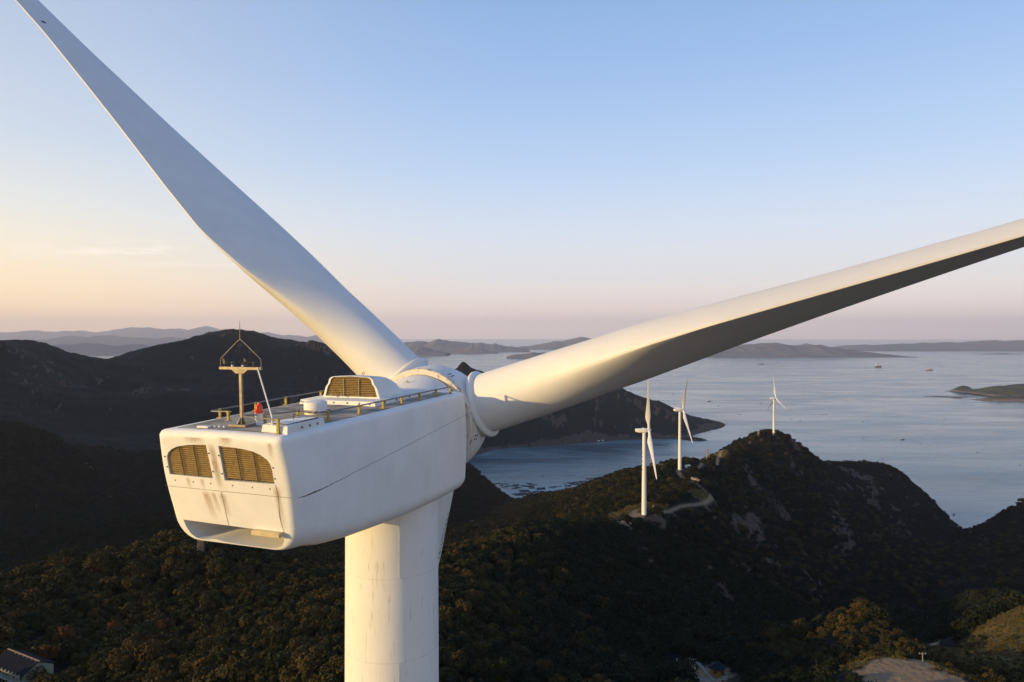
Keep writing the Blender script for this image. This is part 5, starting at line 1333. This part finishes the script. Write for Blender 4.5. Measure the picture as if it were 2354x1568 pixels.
q = gp(1640, 1087, 740); shed(q, 3.5, 2.5, 2.0, 1.0, 'lone white shed on the dark hillside', M['shed'], M['shed'])
for x, y, lb in ((1376, 1013.5, 'left one of two white cottages on the far shore'), (1386, 1012.5, 'right one of two white cottages on the far shore')):
    q = sea_at(x, y + 3); q = Vector((q.x, q.y + 12, max(ground(q.x, q.y + 12), 1))); shed(q, 9, 6, 4, .2, lb, M['shed'], M['slate'], 'cottage')

M['boulder'] = plain('boulder_rock', (.30, .22, .15), .9, 0, .5, .5, .6)
def boulder(x, y, d, r_, label, group=None):
    p = gp(x, y, d); bm = bmesh.new(); bmesh.ops.create_icosphere(bm, subdivisions=3, radius=1); sd_ = RNG.uniform(0, 50)
    for v in bm.verts:
        n_ = fbm(np.array([v.co.x * 1.3 + sd_]), np.array([v.co.y * 1.3 + v.co.z * 1.7 + sd_]), 3, 5)[0]; f_ = .72 + .7 * n_
        v.co = Vector((v.co.x * f_ * r_ * 1.25, v.co.y * f_ * r_, v.co.z * f_ * r_ * .8))
    me_ = bpy.data.meshes.new('boulder'); finish(bm, me_, 20); me_.materials.append(M['boulder'])
    o = bpy.data.objects.new('boulder', me_); COL.objects.link(o); o.location = p + UP * r_ * .25; o.rotation_euler = (0, 0, RNG.uniform(0, 6)); tag(o, label, 'boulder', group)
boulder(1504, 1166, 520, 2.3, 'lone orange boulder on the crest right of the nearest ridge turbine')
for x, y, d, r_ in ((1404, 1201, 478, 1.6), (1414, 1204, 476, 2.0), (1424, 1203, 478, 1.5), (1431, 1199, 482, 1.8), (1440, 1203, 478, 1.4), (1419, 1198, 483, 1.3), (1393, 1203, 476, 1.4), (1448, 1199, 483, 1.2), (1456, 1195, 488, 1.0)):
    boulder(x, y, d, r_, 'sunlit orange boulder below the pad of the nearest ridge turbine', 'boulders below the turbine pad')
for x, y, d, r_ in ((1592, 1100, 668, 1.8), (1600, 1103, 664, 2.2), (1606, 1107, 660, 1.6)): boulder(x, y, d, r_, 'reddish boulder in the cutting beside the ridge track', 'boulders beside the ridge track')
# ================================================================== boats and fish rafts
M['hullblue'] = plain('hull_blue', (.02, .035, .06), .5, 0, .3, .6); M['hulldark'] = plain('hull_dark', (.025, .025, .03), .6, 0, .3, .6)
M['hullred'] = plain('hull_red', (.20, .05, .04), .5, 0, .25, .1); M['cabin'] = plain('cabin_white', (.55, .55, .55), .5, 0, .2, .6)
M['plank'] = plain('raft_plank', (.085, .075, .075), .9, 0, .5, .3); M['planklight'] = plain('pier_plank', (.24, .19, .16), .9, 0, .4, .3)
M['hutblue'] = plain('hut_blue', (.09, .15, .25), .6, 0, .3, .4)
def boat(x, y, L, yaw, label, hull='hulldark', group=None, cabin=True, name='fishing_boat', cat='boat', tall=1.0):
    p = sea_at(x, y); f_ = Vector((math.cos(yaw), math.sin(yaw), 0)); b_ = Vector((-f_.y, f_.x, 0)); W = L * .24; H = L * .13 * tall
    root = empty(name, p, label, cat, group); rg_ = []
    for t, w_, zt_ in ((-.5, .7, .9), (-.42, .86, .85), (-.15, 1, .8), (.15, .95, .85), (.35, .62, 1.05), (.46, .25, 1.3), (.5, .03, 1.4)):
        c0 = p + f_ * (t * L); hw_ = W / 2 * w_; zt2 = H * zt_
        rg_.append([c0 + b_ * hw_ + UP * zt2, c0 + b_ * hw_ * .85 - UP * .1 * H, c0 - UP * .5 * H, c0 - b_ * hw_ * .85 - UP * .1 * H, c0 - b_ * hw_ + UP * zt2, c0 - b_ * hw_ * .8 + UP * (zt2 - .25 * H), c0 + b_ * hw_ * .8 + UP * (zt2 - .25 * H)])
    mb = MB(); mb.loft(rg_); mb.build('hull', M[hull], root, 40)
    if cabin:
        mb = MB(); mb.box(p - f_ * L * .24 + UP * H * 1.35, f_, b_, UP, L * .12, W * .3, H * .75); mb.box(p - f_ * L * .22 + UP * H * 2.15, f_, b_, UP, L * .14, W * .34, H * .06); mb.build('wheelhouse', M['cabin'], root, 0)
        mb = MB(); mb.tube([p + f_ * L * .08 + UP * H * .5, p + f_ * L * .08 + UP * H * 3.6], L * .008, 6); mb.prism(p + f_ * L * .08 + UP * H * 3.2, p - f_ * L * .1 + UP * H * 2.6, L * .01, L * .01); mb.build('mast', M['hulldark'], root, 0)
    return root
def Z(x, y): return (1950 + x * .23365) * .5745, (1880 + y * .23365) * .5745      # enlarged view of the near bay
def raft(x, y, L, W, yaw, label, group=None, hut=False, mat='plank', name='fish_raft'):
    p = sea_at(x, y); f_ = Vector((math.cos(yaw), math.sin(yaw), 0)); b_ = Vector((-f_.y, f_.x, 0)); mb = MB()
    nx_, ny_ = max(2, int(L / 4)), max(1, int(W / 4))
    for i in range(nx_ + 1): mb.box(p + f_ * (L * (i / nx_ - .5)) + UP * .35, f_, b_, UP, .45, W / 2 + .5, .35)
    for j in range(ny_ + 1): mb.box(p + b_ * (W * (j / ny_ - .5)) + UP * .5, f_, b_, UP, L / 2 + .5, .45, .35)
    o = mb.build(name, M[mat], None, 0); tag(o, label, 'fish raft' if name == 'fish_raft' else 'pier', group)
    if hut:
        q = p + f_ * L * .2 + UP * .8; mb = MB(); mb.box(q + UP * 1.1, f_, b_, UP, 1.8, 1.4, 1.2); h_ = mb.build('hut', M['hutblue'] if hut == 2 else M['planklight'], o, 0)
        mb = MB(); mb.box(q + UP * 2.4, f_, b_, UP, 2.2, 1.7, .1); mb.build('hut_roof', M['cabin'], h_, 0)
G1 = 'fish rafts moored by the left cliff'
for x, y in ((180, 235), (300, 243), (285, 293), (370, 277)): raft(*Z(x, y), 16, 6, .05, 'dark fish farm raft nearest the left cliff in the bay', G1)
for x, y in ((475, 279), (490, 258), (468, 317), (522, 305)): raft(*Z(x, y), 16, 7, -.05, 'dark raft in the cluster of four left of the bay centre', 'cluster of four rafts')
for x, y, h_ in ((620, 275, 0), (670, 280, 0), (715, 235, 0), (760, 260, 1), (740, 290, 1), (765, 311, 0)): raft(*Z(x, y), 15, 8, .1, 'dark raft in the scattered cluster left of the large blue boat', 'rafts left of the blue boat', h_)
for x, y in ((620, 352), (645, 373)): raft(*Z(x, y), 26, 7, .03, 'long twin raft in the middle rows nearest the bay mouth', 'twin middle rafts')
for x, y in ((500, 415), (540, 434), (595, 402), (640, 412), (685, 424)): raft(*Z(x, y), 22, 7, .06, 'dark raft in the lowest row at the bottom of the bay', 'lowest row of rafts')
for x, y in ((740, 396), (785, 385), (825, 373)): raft(*Z(x, y), 13, 6, .25, 'small raft in the chain trailing right from the lowest row', 'chain of small rafts')
for x, y in ((1430, 225), (1480, 248), (1520, 215), (1555, 245), (1600, 210), (1640, 200), (1690, 205), (1620, 240)): raft(*Z(x, y), 20, 10, .12, 'raft with huts in the large fish farm cluster off the near ridge', 'large fish farm cluster', 2 if x % 3 == 0 else 1)
raft(*Z(1870, 150), 62, 10, .16, 'very long narrow raft furthest right near the ridge', None, 1); raft(*Z(2040, 133), 56, 12, .2, 'long raft continuing behind the shoulder of the ridge')
raft(*Z(1720, 298), 60, 7, .12, 'light wooden pier reaching out from the near shore', None, False, 'planklight', 'pier'); raft(*Z(1945, 208), 24, 10, .1, 'broad raft tucked against the near shore')
boat(*Z(915, 325), 24, .25, 'large blue fishing boat with white wheelhouse alone in the bay', 'hullblue'); boat(*Z(1392, 328), 23, .3, 'blue fishing boat lying just below the large raft cluster', 'hullblue')
boat(*Z(1375, 277), 17, .1, 'bright blue work boat touching the left end of the raft cluster', 'hullblue'); boat(*Z(1133, 297), 16, .1, 'black fishing boat between the two large blue boats')
for x, y, lb in ((935, 106, 'lone skiff high in the bay above the rafts'), (1070, 296, 'skiff left of the black fishing boat'), (1240, 284, 'skiff right of the black fishing boat'), (828, 258, 'skiff right of the scattered rafts'), (240, 264, 'skiff among the rafts by the cliff'), (1315, 243, 'yellowish skiff left of the raft cluster'), (1255, 345, 'skiff at the end of the short raft')): boat(*Z(x, y), 9, .1, 'small dark ' + lb, 'hulldark', None, False, 'skiff')
raft(*Z(1195, 354), 15, 5, .15, 'short raft alone below the black fishing boat')
raft(1517, 1023.5, 62, 9, .06, 'long dark raft off the islet behind the ridge turbines'); 
boat(2018, 844.5, 95, .2, 'red cargo ship anchored far out on the right', 'hullred', None, True, 'cargo_ship', 'ship', 1.5); boat(2136, 851.5, 80, .1, 'low orange hulled ship right of the red ship', 'hullred', None, True, 'cargo_ship', 'ship')
boat(1748.7, 837.5, 90, .05, 'long grey barge near the far island shore', 'hulldark', None, True, 'cargo_ship', 'ship', .7); boat(1794.4, 841.3, 40, .05, 'white boat near the far island shore', 'cabin')
boat(2073.6, 1010.5, 17, .0, 'dark motor boat at the end of the long wake'); boat(1629.4, 922.3, 24, -.3, 'dark motor boat turning at the end of the curved wake'); boat(2192, 1183, 9, .6, 'small boat in the cove between the right slopes')
boat(2242.5, 1226, 8, .1, 'small boat at the very tip of the cove', 'hulldark', None, False, 'skiff')
for x, y in ((1547.4, 906), (1650, 933.5), (1748, 927.3), (1699.8, 952.8), (1817.6, 963.3), (1839, 967.6), (1889.5, 952.9), (1898.7, 952.2), (1754, 990.4), (1721, 995.8), (1983.5, 1006.8), (1983.5, 969.4), (2029, 1054.8), (2114.5, 1019.4), (2136, 1023), (2246.5, 1040), (2343, 1070), (2171.6, 963.4), (2164, 840.5)):
    d_ = sea_at(x, y).y; boat(x, y, .0030 * d_, RNG.uniform(-.3, .3), 'tiny dark fishing boat scattered on the open sea', 'hulldark', 'boats scattered on the open sea', False)
for x, y, L in ((2140, 911.5, 120), (2152, 912.5, 90), (2165, 911, 110), (2172, 913.5, 80), (2183, 912, 120), (2195, 914, 100), (2198, 915.5, 90), (2207, 913, 110), (2220, 912.5, 120), (2232, 912.5, 70), (2213, 908, 60), (2224, 908.5, 90), (2238, 909, 90)):
    raft(x, y, L * .7, 26, -.15, 'dark fish raft in the string beside the small islet at right', 'string of rafts beside the islet')
# lines of mussel floats across the bay: far too many to count
fm = MB()
for r0 in range(26):
    a0, b0 = sea_at(1110 + 6 * r0, 1068 - 1.5 * r0), sea_at(1400 + 5 * r0, 1052 - 1.2 * r0)
    for i in range(60):
        q = a0 + (b0 - a0) * ((i + RNG.uniform(-.3, .3)) / 60)
        if RNG.random() < .55: fm.box(q + UP * .3, (1, 0, 0), (0, 1, 0), UP, 1.0, .5, .35)
fo = fm.build('float_lines', M['plank'], None, 0); tag(fo, kind='stuff')

# wakes trailing behind the two moving boats: calm dark water lying just above the sheet
m, nt, b = new_mat('wake_water')
nW = noise(nt, .03, 4, .6); rW = ramp(nt, [(.3, (.025, .06, .08)), (.7, (.045, .09, .11))], nW.outputs['Fac']); nt.links.new(rW.outputs['Color'], b.inputs['Base Color'])
b.inputs['Roughness'].default_value = .32; bpw = N(nt, 'ShaderNodeBump', inp={'Strength': .8, 'Distance': 3.0}); nt.links.new(nW.outputs['Fac'], bpw.inputs['Height']); nt.links.new(bpw.outputs['Normal'], b.inputs['Normal'])
for pts2, w0, w1 in (([(2070, 1010.5), (2000, 1006), (1930, 1001.5), (1850, 995), (1780, 988.5), (1735, 983.5)], 3, 9), ([(1626, 922.5), (1605, 919), (1580, 915.5), (1550, 912), (1515, 909)], 3, 14)):
    cs = [sea_at(x, y) for x, y in pts2]; vs = []
    for i, c0 in enumerate(cs):
        t_ = (cs[min(i + 1, len(cs) - 1)] - cs[max(i - 1, 0)]).normalized(); n_ = Vector((-t_.y, t_.x, 0)); w_ = (w0 + (w1 - w0) * i / (len(cs) - 1)) / 2
        vs += [c0 + n_ * w_ + UP * .12, c0 - n_ * w_ + UP * .12]
    wk = MB(); wk.add(vs, [(2 * i, 2 * i + 1, 2 * i + 3, 2 * i + 2) for i in range(len(cs) - 1)]); wo = wk.build('boat_wake', m, None, 0); tag(wo, kind='stuff')
